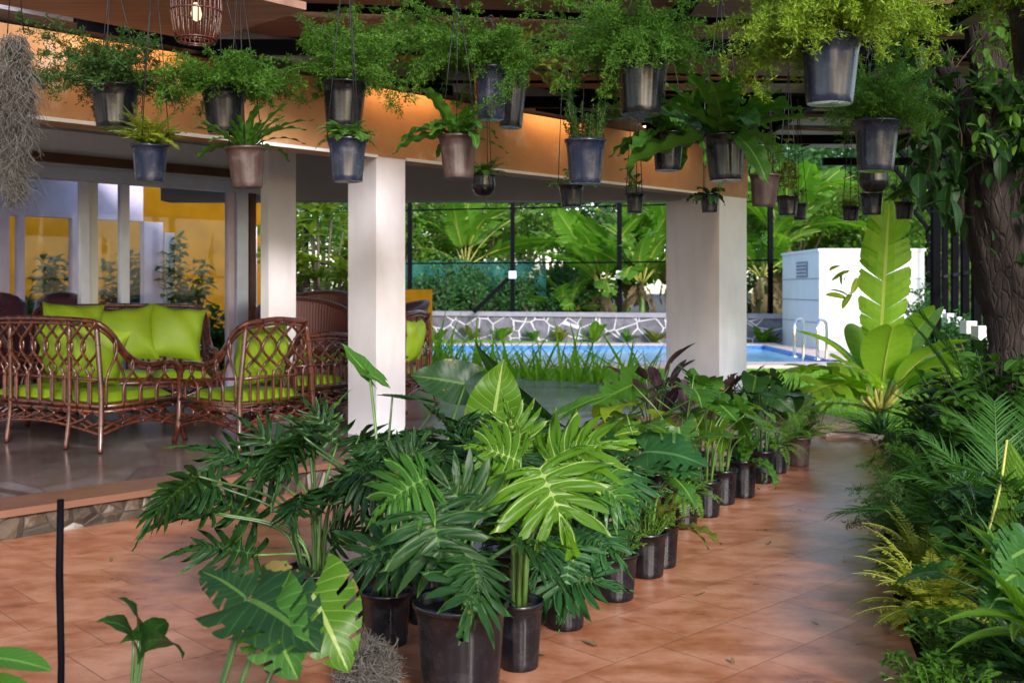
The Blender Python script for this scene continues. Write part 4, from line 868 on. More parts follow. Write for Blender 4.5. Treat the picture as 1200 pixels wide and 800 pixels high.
def moss_strands(n,wd,ln,seed,L=.06):
    g=np.random.default_rng(seed); P_=[];D_=[]
    b=MB()
    for i in range(n):
        z=-ln*g.random()**.9; f=-z/ln; rad=wd*(.55+.45*math.sin(min(1,f*2.2)*1.57))*(1-.8*max(0,f-.5)/.5)
        a=g.uniform(0,6.283); r=rad*math.sqrt(g.random()); p=np.array([r*math.cos(a),r*math.sin(a),z]); l=L*g.uniform(.7,2.2); w_=np.cumsum(g.normal(size=(4,3))*[.2,.2,.08]*l,axis=0); w_[:,2]-=np.array([.2,.5,.8,1.])*l; w_-=w_[0]
        b.tube(spline(p+w_,3),np.linspace(.0017,.0006,10),3,cap=False)
    return b
t=thing('hanging_moss','long grey beard of hanging moss on a dark mount at the top left corner','moss',P(17,40,4.5))
moss_strands(2400,.085,.66,5).obj('strands',M['moss'],t)
b=MB(); b.prism([(-.03,-.02),(.03,-.02),(.02,.02),(-.02,.02)],-.24,-.03); b.obj('mount',M['soil'],t,smooth=False)
b=MB(); b.tube([(-.03,0,0),(-.01,0,.3),(0,0,.55)],.0025,4); b.tube([(.04,0,0),(.01,0,.3),(0,0,.55)],.0025,4); b.obj('hanger',M['wire'],t)
# ================================================================== POTTED PLANTS ON THE PATH
g_p='potted plants standing along the terrace step'
HC=np.array([0,-1.,.35])
def potted(x,yb,wpx,hpx,lab,gens,pm='pot_black',cat='potted plant',heroes=(),flutes=14,name='potted_plant',hstem='petiole',sq=.78,rz=None):
    """x, base y, rim width and pot height in photo pixels; gens: list of (generator, args, leaf material); heroes: leaves given by their base and tip"""
    Y=gY(yb); k=F/Y; rt=wpx/k/2; Y+=rt*.8; k=F/Y; h=hpx/k; o=P(x,0,Y); t=thing(name,lab,cat,(o[0],Y,.005),0,g_p)
    b=pot_mb(rt,rt*sq,h,flutes,rimh=.15); b.obj('pot',M[pm],t)
    b=MB(); b.lathe([(rt*.92,h*.86),(rt*.5,h*.88),(.002,h*.89)],24); b.obj('soil',M['soil'],t)
    zs=h*.87
    for gi,(g,kw,fm) in enumerate(gens):
        fo,st=g(rt,**kw) if g not in (g_big,g_palm,g_tuft) else g(**kw)
        fo.obj('foliage',M[fm],t,loc=(0,0,zs)); st.obj('stems',M['petiole_d' if fm in('l_dark','l_teal','l_purple') else hstem],t,loc=(0,0,zs))
    for (ty,mt,bx,by,tx,ty2,dY,W,bend,hint,*rest) in heroes:
        dT=rest[0] if rest else dY
        pb=P(bx,by,Y+dY)-[o[0],Y,.005]; pt=P(tx,ty2,Y+dT)-[o[0],Y,.005]; fo=MB(); leaf_to(fo,T[ty],pb,pt,hint,W,bend); lo=fo.obj('leaf',M[mt],t)
        st=MB(); petiole(st,(0.02*rng.normal(),.02*rng.normal(),zs),pb,.0085,.10,r2=.005); st.obj('petiole',M[hstem],lo)
    return t
big=lambda **k:(g_big,k)
# nearest group
potted(540,838,117,118,'largest black pot in front, holding a dark glossy philodendron with fingered leaves',[
  (g_big,dict(n=7,pl=(.18,.34),L=(.22,.30),t=['lobed','lobed2'],e=(55,85),le=(-40,10),seed=31,pr=.011,sp=.04),'l_dark')],heroes=[
  ('lobed','l_dark',505,600,530,702,-.10,1.05,.9,(.0,-1.,.55),-.16),('lobed2','l_mid',500,560,430,612,.0,1.2,.7,(0,-.8,1.)),('lobed','l_dark',560,610,500,540,.05,1.,.5,(0,-1.,.3)),('lobed2','l_dark',470,560,505,500,.1,.9,.5,(0,-1,.5))])
potted(608,790,60,78,'black pot right of the largest one, with a bright green fingered philodendron',[
  (g_big,dict(n=7,pl=(.30,.55),L=(.22,.32),t=['lobed','lobed2'],e=(60,88),le=(-35,20),seed=32,pr=.011,sp=.02),'l_mid')],heroes=[
  ('lobed','l_bright',632,548,672,652,-.15,1.15,.8,(.1,-1.,.75),-.25),('lobed2','l_bright',608,540,540,520,-.05,1.2,.5,(0,-.9,.9)),('lobed','l_bright',640,540,745,520,0,1.05,.6,(0,-.8,1.)),('lobed2','l_bright',610,530,590,465,.1,1.1,.4,(0,-1.,.4)),
  ('lobed2','l_mid',690,560,748,610,.2,1.,.7,(0,-.8,.9))])
potted(662,742,56,60,'black pot half hidden by a low bluish finely cut leaf',[
  (g_big,dict(n=6,pl=(.2,.4),L=(.22,.3),t=['pinn','lobed2'],e=(50,85),le=(-40,10),seed=33,sp=.02),'l_teal')],heroes=[
  ('pinn','l_teal',640,682,742,690,-.2,1.1,.5,(.1,-.75,1.),-.35),('pinn','l_teal',668,640,655,742,-.22,1.,.6,(.2,-1.,.5),-.3),('pinn','l_dark',670,600,735,570,.1,1.,.5,(0,-.8,.8))])
potted(453,762,64,62,'squat black pot with a thin stick and small leaves, left of the largest pot',[
  (g_big,dict(n=6,pl=(.15,.32),L=(.10,.15),t=['arrow','lobed'],e=(55,88),le=(-40,30),seed=34,pr=.005),'l_dark'),(g_big,dict(n=4,pl=(.5,.7),L=(.16,.22),t='ruf',e=(70,88),le=(-30,20),seed=36,pr=.007),'l_dark')])
potted(446,735,68,62,'black pot behind the squat pot, with tall dark ruffled leaves',[
  (g_big,dict(n=9,pl=(.4,.75),L=(.24,.34),t=['ruf','pinn'],e=(60,88),le=(-40,15),seed=35,pr=.008),'l_dark')],heroes=[
  ('arrow','l_mid',434,440,400,402,.2,.9,-.2,(.3,-.6,1.)),('arrow','l_mid',433,438,458,456,.15,.9,.3,(.3,-.6,1.))])
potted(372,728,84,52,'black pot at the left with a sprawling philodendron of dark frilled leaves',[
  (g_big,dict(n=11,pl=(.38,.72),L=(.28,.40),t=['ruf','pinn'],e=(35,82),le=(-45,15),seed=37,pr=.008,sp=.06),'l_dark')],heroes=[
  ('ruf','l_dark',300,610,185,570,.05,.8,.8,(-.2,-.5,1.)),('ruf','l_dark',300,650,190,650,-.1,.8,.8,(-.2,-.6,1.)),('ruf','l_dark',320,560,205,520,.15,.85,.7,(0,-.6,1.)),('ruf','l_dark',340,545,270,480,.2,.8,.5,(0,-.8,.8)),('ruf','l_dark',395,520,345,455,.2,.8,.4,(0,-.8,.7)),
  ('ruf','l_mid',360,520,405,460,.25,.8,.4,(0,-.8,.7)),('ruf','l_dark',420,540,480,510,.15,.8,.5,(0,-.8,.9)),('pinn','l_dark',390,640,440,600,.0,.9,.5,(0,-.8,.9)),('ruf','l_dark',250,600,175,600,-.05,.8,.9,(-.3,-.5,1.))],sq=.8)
potted(525,700,64,60,'black pot behind the largest one, with tall heart shaped elephant ear leaves',[
  (g_big,dict(n=6,pl=(.4,.7),L=(.2,.3),t='heart',e=(65,88),le=(-50,10),seed=38),'l_dark')],heroes=[
  ('heart','l_bright',577,497,590,420,.15,1.05,.15,(0,-1.,.15)),('heart','l_dark',635,490,556,398,.35,.36,.5,(-.75,-.25,.5)),('heart','l_dark',545,450,480,440,.5,1.0,.4,(0,-1.,.5)),('arrow','l_mid',665,482,722,462,.4,.6,.5,(0,-.5,1.)),('heart','l_dark',600,520,640,490,.3,.9,.4,(0,-.9,.6))])
potted(596,712,66,60,'black pot behind the bright philodendron, filled with dark deeply cut leaves',[
  (g_big,dict(n=9,pl=(.3,.52),L=(.24,.34),t=['lobed2','ruf','lobed'],e=(55,88),le=(-45,10),seed=39,pr=.008),'l_dark')])
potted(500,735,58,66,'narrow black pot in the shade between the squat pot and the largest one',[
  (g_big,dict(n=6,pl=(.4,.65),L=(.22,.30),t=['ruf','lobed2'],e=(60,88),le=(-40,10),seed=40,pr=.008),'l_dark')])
potted(720,708,58,54,'black pot topped by a dense cushion of fine lime foliage',[
  (g_leafy,dict(n=900,L=.022,spread=.17,up=.14,droop=.25,seed=41,stems=60),'l_bright')])
potted(757,680,52,52,'black pot with fine lime foliage and a tall pale stake, second along the path edge',[
  (g_leafy,dict(n=700,L=.024,spread=.16,up=.15,droop=.3,seed=42,stems=50),'l_bright'),(g_big,dict(n=5,pl=(.3,.6),L=(.15,.2),t='mon',e=(70,88),le=(-40,10),seed=43),'l_mid')])
potted(700,690,54,56,'black pot in the second rank with tall bluish split leaves',[
  (g_big,dict(n=11,pl=(.3,.52),L=(.24,.34),t=['pinn','lobed2','mon'],e=(55,88),le=(-40,10),seed=44,pr=.008),'l_teal')])
potted(640,690,56,56,'black pot in the second rank with tall dark monstera leaves',[
  (g_big,dict(n=10,pl=(.3,.55),L=(.22,.32),t=['mon','lobed2'],e=(60,88),le=(-40,15),seed=45,pr=.008),'l_dark')])
potted(775,668,44,50,'black pot with drooping wavy leaves beside the lime cushions',[
  (g_nest,dict(n=13,L=.34,W=.9,e=(20,85),bend=(.6,1.7),seed=46),'l_olive')])
potted(800,622,42,42,'black pot with a monstera leaf standing up towards the camera',[
  (g_fern,dict(n=26,L=.24,W=.04,seed=47,e=(10,80)),'l_fern'),(g_big,dict(n=7,pl=(.35,.75),L=(.22,.30),t='mon',e=(60,88),le=(-45,5),seed=48),'l_mid')],heroes=[
  ('mon','l_mid',795,500,803,545,-.1,1.05,.4,(-.2,-1.,.5)),('heart','l_bright',748,505,710,514,.1,.8,.6,(.2,-.8,.8))])
potted(827,608,40,42,'black pot with a round leaved monstera, third along the path edge',[
  (g_big,dict(n=8,pl=(.35,.7),L=(.2,.28),t='mon',e=(55,88),le=(-45,5),seed=49),'l_mid')],heroes=[('mon','l_mid',859,470,860,505,.1,1.05,.3,(0,-1.,.4)),('mon','l_dark',845,462,833,480,.3,1.1,.4,(0,-.9,.6))])
potted(846,593,38,40,'black pot with yellowish pale stems among big leaves',[
  (g_big,dict(n=9,pl=(.25,.5),L=(.18,.26),t=['oblong','heart'],e=(45,85),le=(-30,35),seed=50),'l_bright')])
potted(870,585,36,44,'black pot with a spotted strap leaf hanging over its side',[
  (g_nest,dict(n=12,L=.36,W=1.1,e=(5,80),bend=(.5,2.2),seed=51),'l_mid')])
potted(893,568,32,38,'black pot with dark monstera leaves below the far column',[
  (g_big,dict(n=10,pl=(.3,.6),L=(.2,.28),t=['mon','heart'],e=(45,88),le=(-45,5),seed=52),'l_dark')])
potted(910,556,30,34,'black pot with a low dark fern, second last in the row',[
  (g_fern,dict(n=26,L=.30,W=.05,seed=53,e=(15,80)),'l_fern')])
potted(935,548,32,34,'brown pot with an arching feathery fern, last in the row by the lawn',[
  (g_fern,dict(n=30,L=.38,W=.05,seed=54,e=(30,85),bend=(.8,2.0)),'l_fern')],pm='pot_brown')
potted(765,600,48,44,'black pot in the second rank with purplish rubber plant leaves',[
  (g_big,dict(n=12,pl=(.35,.75),L=(.2,.28),t='oblong',e=(65,89),le=(10,70),seed=55,W=1.2),'l_purple')],heroes=[('oblong','l_purple',765,485,757,446,0,1.3,.2,(.3,-1.,.2)),('oblong','l_purple',803,485,800,444,0,1.3,.2,(.3,-1.,.2)),('oblong','l_purple',770,490,795,455,0,1.2,.2,(0,-.6,.8))])
potted(735,610,48,44,'black pot in the second rank with yellow green leaves and thin sticks',[
  (g_big,dict(n=8,pl=(.35,.65),L=(.16,.24),t=['oblong','heart'],e=(55,88),le=(-30,20),seed=56),'l_lime'),(g_leafy,dict(n=120,L=.05,spread=.2,up=.42,droop=.3,seed=57),'l_mid')])
potted(815,572,38,38,'black pot in the second rank with dark rubbery leaves before the far column',[
  (g_big,dict(n=11,pl=(.35,.6),L=(.18,.26),t=['oblong','mon'],e=(55,89),le=(-20,50),seed=58,W=1.1),'l_purple')])
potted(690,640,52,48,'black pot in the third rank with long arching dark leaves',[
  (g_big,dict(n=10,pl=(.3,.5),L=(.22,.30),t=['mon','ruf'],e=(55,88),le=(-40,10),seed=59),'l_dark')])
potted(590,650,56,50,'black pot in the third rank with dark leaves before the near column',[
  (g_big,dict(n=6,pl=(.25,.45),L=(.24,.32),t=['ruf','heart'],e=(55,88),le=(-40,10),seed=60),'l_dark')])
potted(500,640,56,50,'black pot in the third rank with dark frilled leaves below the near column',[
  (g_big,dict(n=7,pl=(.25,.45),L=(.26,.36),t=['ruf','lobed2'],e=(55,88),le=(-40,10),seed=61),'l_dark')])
potted(870,548,32,34,'black pot in the second rank with broad dark leaves beside the far column',[
  (g_big,dict(n=9,pl=(.3,.55),L=(.2,.28),t=['heart','mon'],e=(50,88),le=(-45,10),seed=62),'l_dark')])
# foreground monstera close to the camera, at the lower left
potted(330,792,52,40,'dark pot hidden under the broad foreground monstera leaves',[
  (g_big,dict(n=4,pl=(.15,.25),L=(.14,.2),t='heart',e=(55,85),le=(-40,10),seed=63),'l_dark')])
t=thing('foreground_monstera','broad dark monstera near the camera with one lime leaf, lower left','plant',(*P(215,0,2.62)[:2],.0)); o=np.array(t.location)
for (ty,mt,b0,b1,Y0,Y1,W,bd,hint) in (('mon','l_dark',(292,702),(378,768),2.62,2.52,1.15,.8,(-.1,-.45,1.)),('mon','l_dark',(288,700),(232,668),2.66,2.72,1.0,.6,(.1,-.5,1.)),('mon','l_bright',(362,690),(410,792),2.80,2.70,.95,.7,(.25,-.9,.5)),('heart','l_bright',(322,684),(336,656),2.9,2.95,1.25,.4,(.2,-1.,.5)),('mon','l_mid',(315,712),(352,800),2.6,2.5,1.,.7,(-.3,-.8,.6))):
    fo=MB(); pb=P(*b0,Y0)-o; leaf_to(fo,T[ty],pb,P(*b1,Y1)-o,hint,W,bd); lf=fo.obj('leaf',M[mt],t); st=MB(); petiole(st,(rng.normal()*.03,rng.normal()*.02,0),pb,.0085,.0,r2=.006); st.obj('petiole',M['petiole_d'],lf)
t=thing('foreground_plant','dark curled leaf on a stalk at the lower left edge of the path','plant',(*P(150,0,2.75)[:2],.0))
o=np.array(t.location)
for (b0,b1,W,m_,bd) in (((157,752),(112,728),.75,'l_dark',1.3),((163,745),(138,700),.7,'l_dark',1.0),((170,752),(214,772),.7,'l_dark',1.3),((166,748),(196,728),.5,'l_dark',.9)):
    fo=MB(); leaf_to(fo,T['heart'],P(*b0,2.75)-o,P(*b1,2.66)-o,(.75,.15,.6),W,bd); lf=fo.obj('leaf',M[m_],t); st=MB(); petiole(st,(0,0,0),P(*b0,2.75)-o,.006,.05); st.obj('petiole',M['petiole_d'],lf)
t=thing('foreground_plant','blurred broad leaf poking in at the bottom left corner','plant',(*P(-40,0,2.2)[:2],.0)); o=np.array(t.location)
for b0,b1 in (((-30,770),(60,785)),((-40,800),(40,812))):
    fo=MB(); leaf_to(fo,T['oblong'],P(*b0,2.2)-o,P(*b1,2.15)-o,(0,-.5,1.),.9,.5); lf=fo.obj('leaf',M['l_mid'],t); st=MB(); petiole(st,(0,0,0),P(*b0,2.2)-o,.006,.05); st.obj('petiole',M['petiole_d'],lf)
b=MB(); sx_=P(71,0,3.0)[0]; b.tube([(sx_-.004,3.0,0),(sx_+.002,3.0,.35),(sx_-.003,3.0,.6),(sx_,3.0,EYE-248/F*3.0)],[.011,.010,.011,.010],8)
tag(b.obj('garden_stake',M['black']),'thin upright black stake at the lower left','stake')
for i,(x,Y,s) in enumerate(((30,3.05,.20),(85,3.15,.16),(125,3.0,.13),(-20,3.2,.22))):
    g=np.random.default_rng(i); b=MB(); n=24; v=[];th=np.linspace(0,6.283,n,endpoint=False); ph=np.linspace(.02,1.5,8)
    V=np.array([[math.sin(p)*math.cos(a),math.sin(p)*math.sin(a),math.cos(p)] for p in ph for a in th]); f=1+.22*np.sin(V@g.normal(size=3)*3+1)+.15*np.sin(V@g.normal(size=3)*6)
    b.add(V*f[:,None]*[s*1.3,s,s*.35],[[i_*n+j,(i_+1)*n+j,(i_+1)*n+(j+1)%n,i_*n+(j+1)%n] for i_ in range(7) for j in range(n)]); o=b.obj('edging_rock',M['boulder']); o.location=(P(x,0,Y)[0],Y,0)
    tag(o,['flat rock at the foot of the black stake','low rock just right of the black stake','small rock at the right end of the rock edging','rock cut by the left edge of the picture'][i],'rock','rocks edging the lower left')
t=thing('moss_heap','heap of grey wiry moss on the floor left of the largest pot','moss',(*P(432,0,3.72)[:2],.0))
b=MB(); g=np.random.default_rng(4)
for i in range(2600):
    a=g.uniform(0,6.283); e=abs(g.normal())*.6; r=.11*(.55+.45*g.random()); p=np.array([r*1.0*math.cos(a)*math.cos(e),r*1.5*math.sin(a)*math.cos(e),.02+r*1.5*math.sin(e)]); q=p+g.normal(size=3)*.022; b.tube([p,(p+q)/2+g.normal(size=3)*.006,q],.0011,3,cap=False)
b.obj('strands',M['moss'],t)
# ================================================================== RIGHT HAND BED
sheet('planting_bed',bed[:0]+[(1.30,1.2),(1.44,3.0),(1.54,3.78),(1.74,4.57),(2.06,5.78),(2.63,7.0),(3.03,8.2),(3.45,9.4),(3.55,9.9),(7,10.4),(5.6,1.2)],-.1,.018,M['earth'])
g_b='plants of the bed on the right'
def plant(name,lab,cat,x,y,gens,Y=None,z=.06,scale=1.,group=g_b,rz=0.):
    Y=Y or gY(y); X=P(x,0,Y)[0]; t=thing(name,lab,cat,(X,Y,z),rz,group)
    for g,kw,fm,sm in gens:
        fo,st=g(**kw); fo.obj('foliage',M[fm],t)
        if st.v: st.obj('stems',M[sm],t)
    t.scale=(scale,)*3; return t
def fern_(**k): return g_fern(.1,**k)
def leafy_(**k): return g_leafy(.1,**k)
def asp_(**k): return g_asparagus(.1,**k)
plant('fern','bright yellow green fern arching over the path edge, lower right','fern',1092,735,[(fern_,dict(n=66,L=.33,W=.05,e=(20,85),bend=(.7,1.9),seed=70,npin=26),'l_ferny','petiole_y')])
plant('fern','yellow green fern just behind the brightest one','fern',1085,692,[(fern_,dict(n=50,L=.34,W=.05,e=(30,85),bend=(.7,1.8),seed=71),'l_ferny','petiole_y')])
plant('fern','mid green fern between the yellow fern and the strap leaves','fern',1128,722,[(fern_,dict(n=46,L=.34,W=.05,e=(30,85),seed=72),'l_fern','petiole')])
plant('ground_fern','low fresh green maidenhair at the bottom right of the path','fern',1118,795,[(leafy_,dict(n=1000,L=.034,spread=.22,up=.18,droop=.3,seed=73,stems=70),'l_bright','petiole')])
plant('ground_fern','low green maidenhair right of the other at the bottom edge','fern',1172,815,[(leafy_,dict(n=800,L=.034,spread=.2,up=.16,droop=.3,seed=74,stems=55),'l_bright','petiole')])
plant('foxtail_fern','dark feathery asparagus fern trailing over the path halfway along','fern',1085,648,[(asp_,dict(spread=.22,droop=1.5,n=70,seed=75,bias=(-.15,0)),'l_aspd','petiole_d')])
plant('bushy_fern','dark bushy fern behind the trailing asparagus fern','fern',1088,600,[(asp_,dict(spread=.28,droop=1.3,n=90,seed=76),'l_asp','petiole_d'),(leafy_,dict(n=260,L=.06,spread=.28,up=.4,seed=77,stems=30),'l_dark','petiole_d')])
plant('bushy_fern','dark leafy fern at the far end of the path edge','fern',1082,560,[(leafy_,dict(n=420,L=.06,spread=.32,up=.42,seed=78,stems=36),'l_mid','petiole_d'),(asp_,dict(spread=.27,droop=1.4,n=60,seed=79),'l_aspd','petiole_d')])
plant('bushy_fern','green leafy clump nearest the kerb at the path end','fern',1085,528,[(leafy_,dict(n=420,L=.07,spread=.36,up=.40,seed=80,stems=36),'l_fern','petiole_d')])
plant('leafy_shrub','mid green shrub with oval leaves behind the dark ferns','shrub',1125,600,[(leafy_,dict(n=420,L=.10,spread=.38,up=.58,seed=81,stems=36),'l_mid','petiole_d')])
plant('leafy_shrub','dark shrub below the palm with some reddish flower heads','shrub',1140,556,[(leafy_,dict(n=420,L=.11,spread=.45,up=.75,seed=82,stems=36),'l_dark','petiole_d')])
plant('leafy_shrub','olive shrub with small pointed leaves at the foot of the tree','shrub',1110,540,[(leafy_,dict(n=360,L=.08,spread=.30,up=.72,seed=83,stems=30),'l_olive','twig')])
plant('spider_plant','pale striped grassy clump in front of the banana plant','plant',1035,0,[(g_tuft,dict(n=90,L=.45,W=.35,e=(20,85),bend=(.6,2.0),seed=84),'l_teal','petiole')],Y=9.95,z=0)
plant('strap_plant','mid green strap leaved clump left of the tree trunk','plant',1120,0,[(g_tuft,dict(n=80,L=.62,W=.7,e=(15,85),bend=(.3,1.2),seed=85),'l_palm','petiole')],Y=8.2,z=.15)
plant('palm','feathery green palm standing before the tree trunk','palm',1160,0,[(g_palm,dict(n=8,L=1.02,e=(45,88),bend=(.2,1.0),ll=.24,nl=32,seed=86),'l_palm','petiole')],Y=8.0,z=.25)
plant('palm','arching dark palm with long drooping leaflets at the right edge','palm',1205,0,[(g_palm,dict(n=9,L=.72,e=(35,85),bend=(.5,1.5),ll=.28,nl=28,seed=87),'l_palm','petiole')],Y=5.9,z=.25)
t=plant('palm','young palm with one folded yellowish hanging leaf, right edge','palm',1225,0,[(g_palm,dict(n=6,L=.62,e=(35,80),bend=(.5,1.4),ll=.34,nl=26,seed=88),'l_palm','petiole')],Y=4.7,z=.3)
o=np.array(t.location); fo,st=MB(),MB(); a,c=P(1180,515,4.6)-o,P(1150,650,4.55)-o; st.tube(spline([a,a*.5+c*.5+[.02,0,.02],c],5),.006,5)
for i in range(22):
    f=i/21; p=a*(1-f)+c*f; 
    for s in (0,1): leaf(fo,T['strap'],p,(np.array([.28+.5*s,-.1,-1.-.2*s])),(0,-1,.2),.30*(1-.45*f),.16,.25)
lf=fo.obj('leaf',M['l_bright'],t); st.obj('midrib',M['petiole_y'],lf)
plant('strap_plant','green clump of long arching strap leaves over the yellow fern','plant',1172,0,[(g_tuft,dict(n=40,L=.52,W=.9,e=(25,85),bend=(.4,1.5),seed=89),'l_mid','petiole')],Y=4.9,z=.2)
plant('strap_plant','dark clump of broad strap leaves at the right edge','plant',1205,0,[(g_tuft,dict(n=30,L=.42,W=1.0,e=(25,85),bend=(.4,1.5),seed=90),'l_mid','petiole')],Y=4.2,z=.15)
plant('strap_plant','near clump with long pale edged leaves at the bottom right','plant',1230,0,[(g_tuft,dict(n=14,L=.5,W=1.2,e=(15,70),bend=(.3,1.1),seed=91),'l_bright','petiole')],Y=3.3,z=.3)
plant('strap_plant','dark clump filling the bottom right corner','plant',1225,0,[(g_tuft,dict(n=50,L=.34,W=1.3,e=(15,85),bend=(.4,1.5),seed=92),'l_dark','petiole_d')],Y=3.5,z=.1)
t=plant('monstera','glossy split leaved monstera low at the right edge','plant',1215,0,[(g_big,dict(n=5,pl=(.25,.4),L=(.14,.18),t='mon',e=(40,80),le=(-40,10),seed=93),'l_mid','petiole')],Y=3.7,z=.1)
o=np.array(t.location); fo=MB(); leaf_to(fo,T['mon'],P(1212,640,3.55)-o,P(1160,672,3.45)-o,(-.1,-.7,.8),.95,.7); leaf_to(fo,T['mon'],P(1208,660,3.5)-o,P(1165,690,3.4)-o,(0,-.8,.6),1.1,.6); fo.obj('leaf',M['l_mid'],t)
plant('palm','small spreading palm behind the folded palm leaf','palm',1170,0,[(g_palm,dict(n=11,L=.72,e=(30,85),bend=(.4,1.3),ll=.28,nl=26,seed=94),'l_palm','petiole')],Y=5.3,z=.1)
plant('strap_plant','spiky mid green tuft in the middle of the bed','plant',1120,0,[(g_tuft,dict(n=60,L=.5,W=.8,e=(25,85),bend=(.3,1.3),seed=95),'l_palm','petiole_d')],Y=6.0,z=.1)
plant('leafy_shrub','mid green bush filling the bed beyond the right edge palm','shrub',1190,0,[(leafy_,dict(n=600,L=.13,spread=.65,up=.9,seed=96,stems=44),'l_mid','petiole_d')],Y=6.8,z=.1)
plant('leafy_shrub','dark low bush under the near strap leaves','shrub',1175,0,[(leafy_,dict(n=420,L=.10,spread=.4,up=.5,seed=97,stems=40),'l_dark','petiole_d')],Y=4.6,z=.06)
plant('leafy_shrub','purplish leaved shrub at the base of the tree','shrub',1165,0,[(leafy_,dict(n=260,L=.11,spread=.35,up=.8,seed=98,stems=26),'l_purple','petiole_d')],Y=7.0,z=.1)
plant('ground_fern','low green maidenhair cut by the bottom edge nearest the path','fern',1100,830,[(leafy_,dict(n=800,L=.034,spread=.2,up=.16,droop=.3,seed=174,stems=55),'l_asp','petiole')],z=.02)
plant('fern','dark green fern low along the path between yellow fern and trailing asparagus','fern',1078,668,[(fern_,dict(n=50,L=.30,W=.045,e=(15,80),seed=175),'l_fern','petiole')],z=.02)
plant('fern','low dark fern hugging the path edge past the trailing asparagus','fern',1066,610,[(fern_,dict(n=46,L=.32,W=.045,e=(15,80),seed=176),'l_fern','petiole')],z=.02)
# ------------------------------------------------------------------ the tree on the right
t=thing('old_tree','thick dark barked forked tree with creepers at the right edge','tree',(P(1190,0,7.2)[0],7.2,0))
o=np.array(t.location)
def barktube(b,pts,rad,n=26,seed=0):
    g=np.random.default_rng(seed); k0=b.n; p=spline(pts,8); r=np.interp(np.linspace(0,1,len(p)),np.linspace(0,1,len(rad)),rad); b.tube(p,r,n,cap=True)
    v=b.v[-1]; c=np.repeat(p,n,0); m=len(c); d=v[:m]-c; a=np.arange(m)%n/n*6.283; z=np.repeat(np.arange(len(p)),n)
    f=1+.10*np.sin(a*3+z*.12+seed)+.06*np.sin(a*7+z*.25)+.05*g.normal(size=m)*.6; v[:m]=c+d*f[:,None]
b=MB()
barktube(b,[(.10,0,-.1),P(1195,470,7.2)-o,P(1200,400,7.2)-o,P(1186,330,7.2)-o,P(1166,255,7.15)-o,P(1160,200,7.1)-o,P(1165,130,7.1)-o,P(1150,30,7.1)-o],[.30,.235,.20,.215,.17,.135,.13,.11],seed=1)
barktube(b,[P(1195,345,7.25)-o,P(1205,280,7.3)-o,P(1200,200,7.35)-o,P(1215,100,7.4)-o,P(1240,-20,7.5)-o],[.17,.16,.14,.13,.12],seed=2)
barktube(b,[P(1160,200,7.1)-o,P(1130,120,7.0)-o,P(1095,60,6.9)-o],[.10,.07,.05],n=12,seed=3)
b.obj('trunk',M['bark'],t)
fo,st=MB(),MB(); g=np.random.default_rng(12)
for i in range(520):
    px=g.uniform(1065,1230); py=g.uniform(60,235)-max(0,(1120-px))*.7+20
    if py>195 and 1125<px<1200: continue
    p=P(px,py,7.0+g.normal()*.35)-o; leafae(fo,T['oval'] if i%3 else T['oblong'],p,g.uniform(0,6.283),R(g.uniform(-70,10)),g.uniform(.10,.22),None,g.uniform(.2,.9),g.normal()*.3)
for i in range(14):
    p=P(g.uniform(1140,1210),g.uniform(200,330),6.92)-o; leafae(fo,T['oval'],p+[0,-.08,0],g.uniform(3.6,5.8),R(g.uniform(-70,0)),g.uniform(.06,.11),None,.4,g.normal()*.3)
fo.obj('creeper_leaves',M['l_dark'],t)
for i in range(26):
    a=P(g.uniform(1080,1210),g.uniform(50,120),7.0)-o; c=a+[g.normal()*.12,g.normal()*.1,-g.uniform(.3,1.0)]; st.tube(spline([a,(a+c)/2+g.normal(size=3)*.05,c],4),.004,4)
st.obj('creeper_stems',M['twig'],t)
fo=MB(); 
for i in range(420):
    p=P(g.uniform(1140,1260),g.uniform(20,175),g.uniform(6.2,7.2))-o; leafae(fo,T['oval'],p,g.uniform(0,6.283),R(g.uniform(-60,20)),g.uniform(.05,.10),None,g.uniform(.2,.9),g.normal()*.3)
fo.obj('crown',M['l_fern'],t)
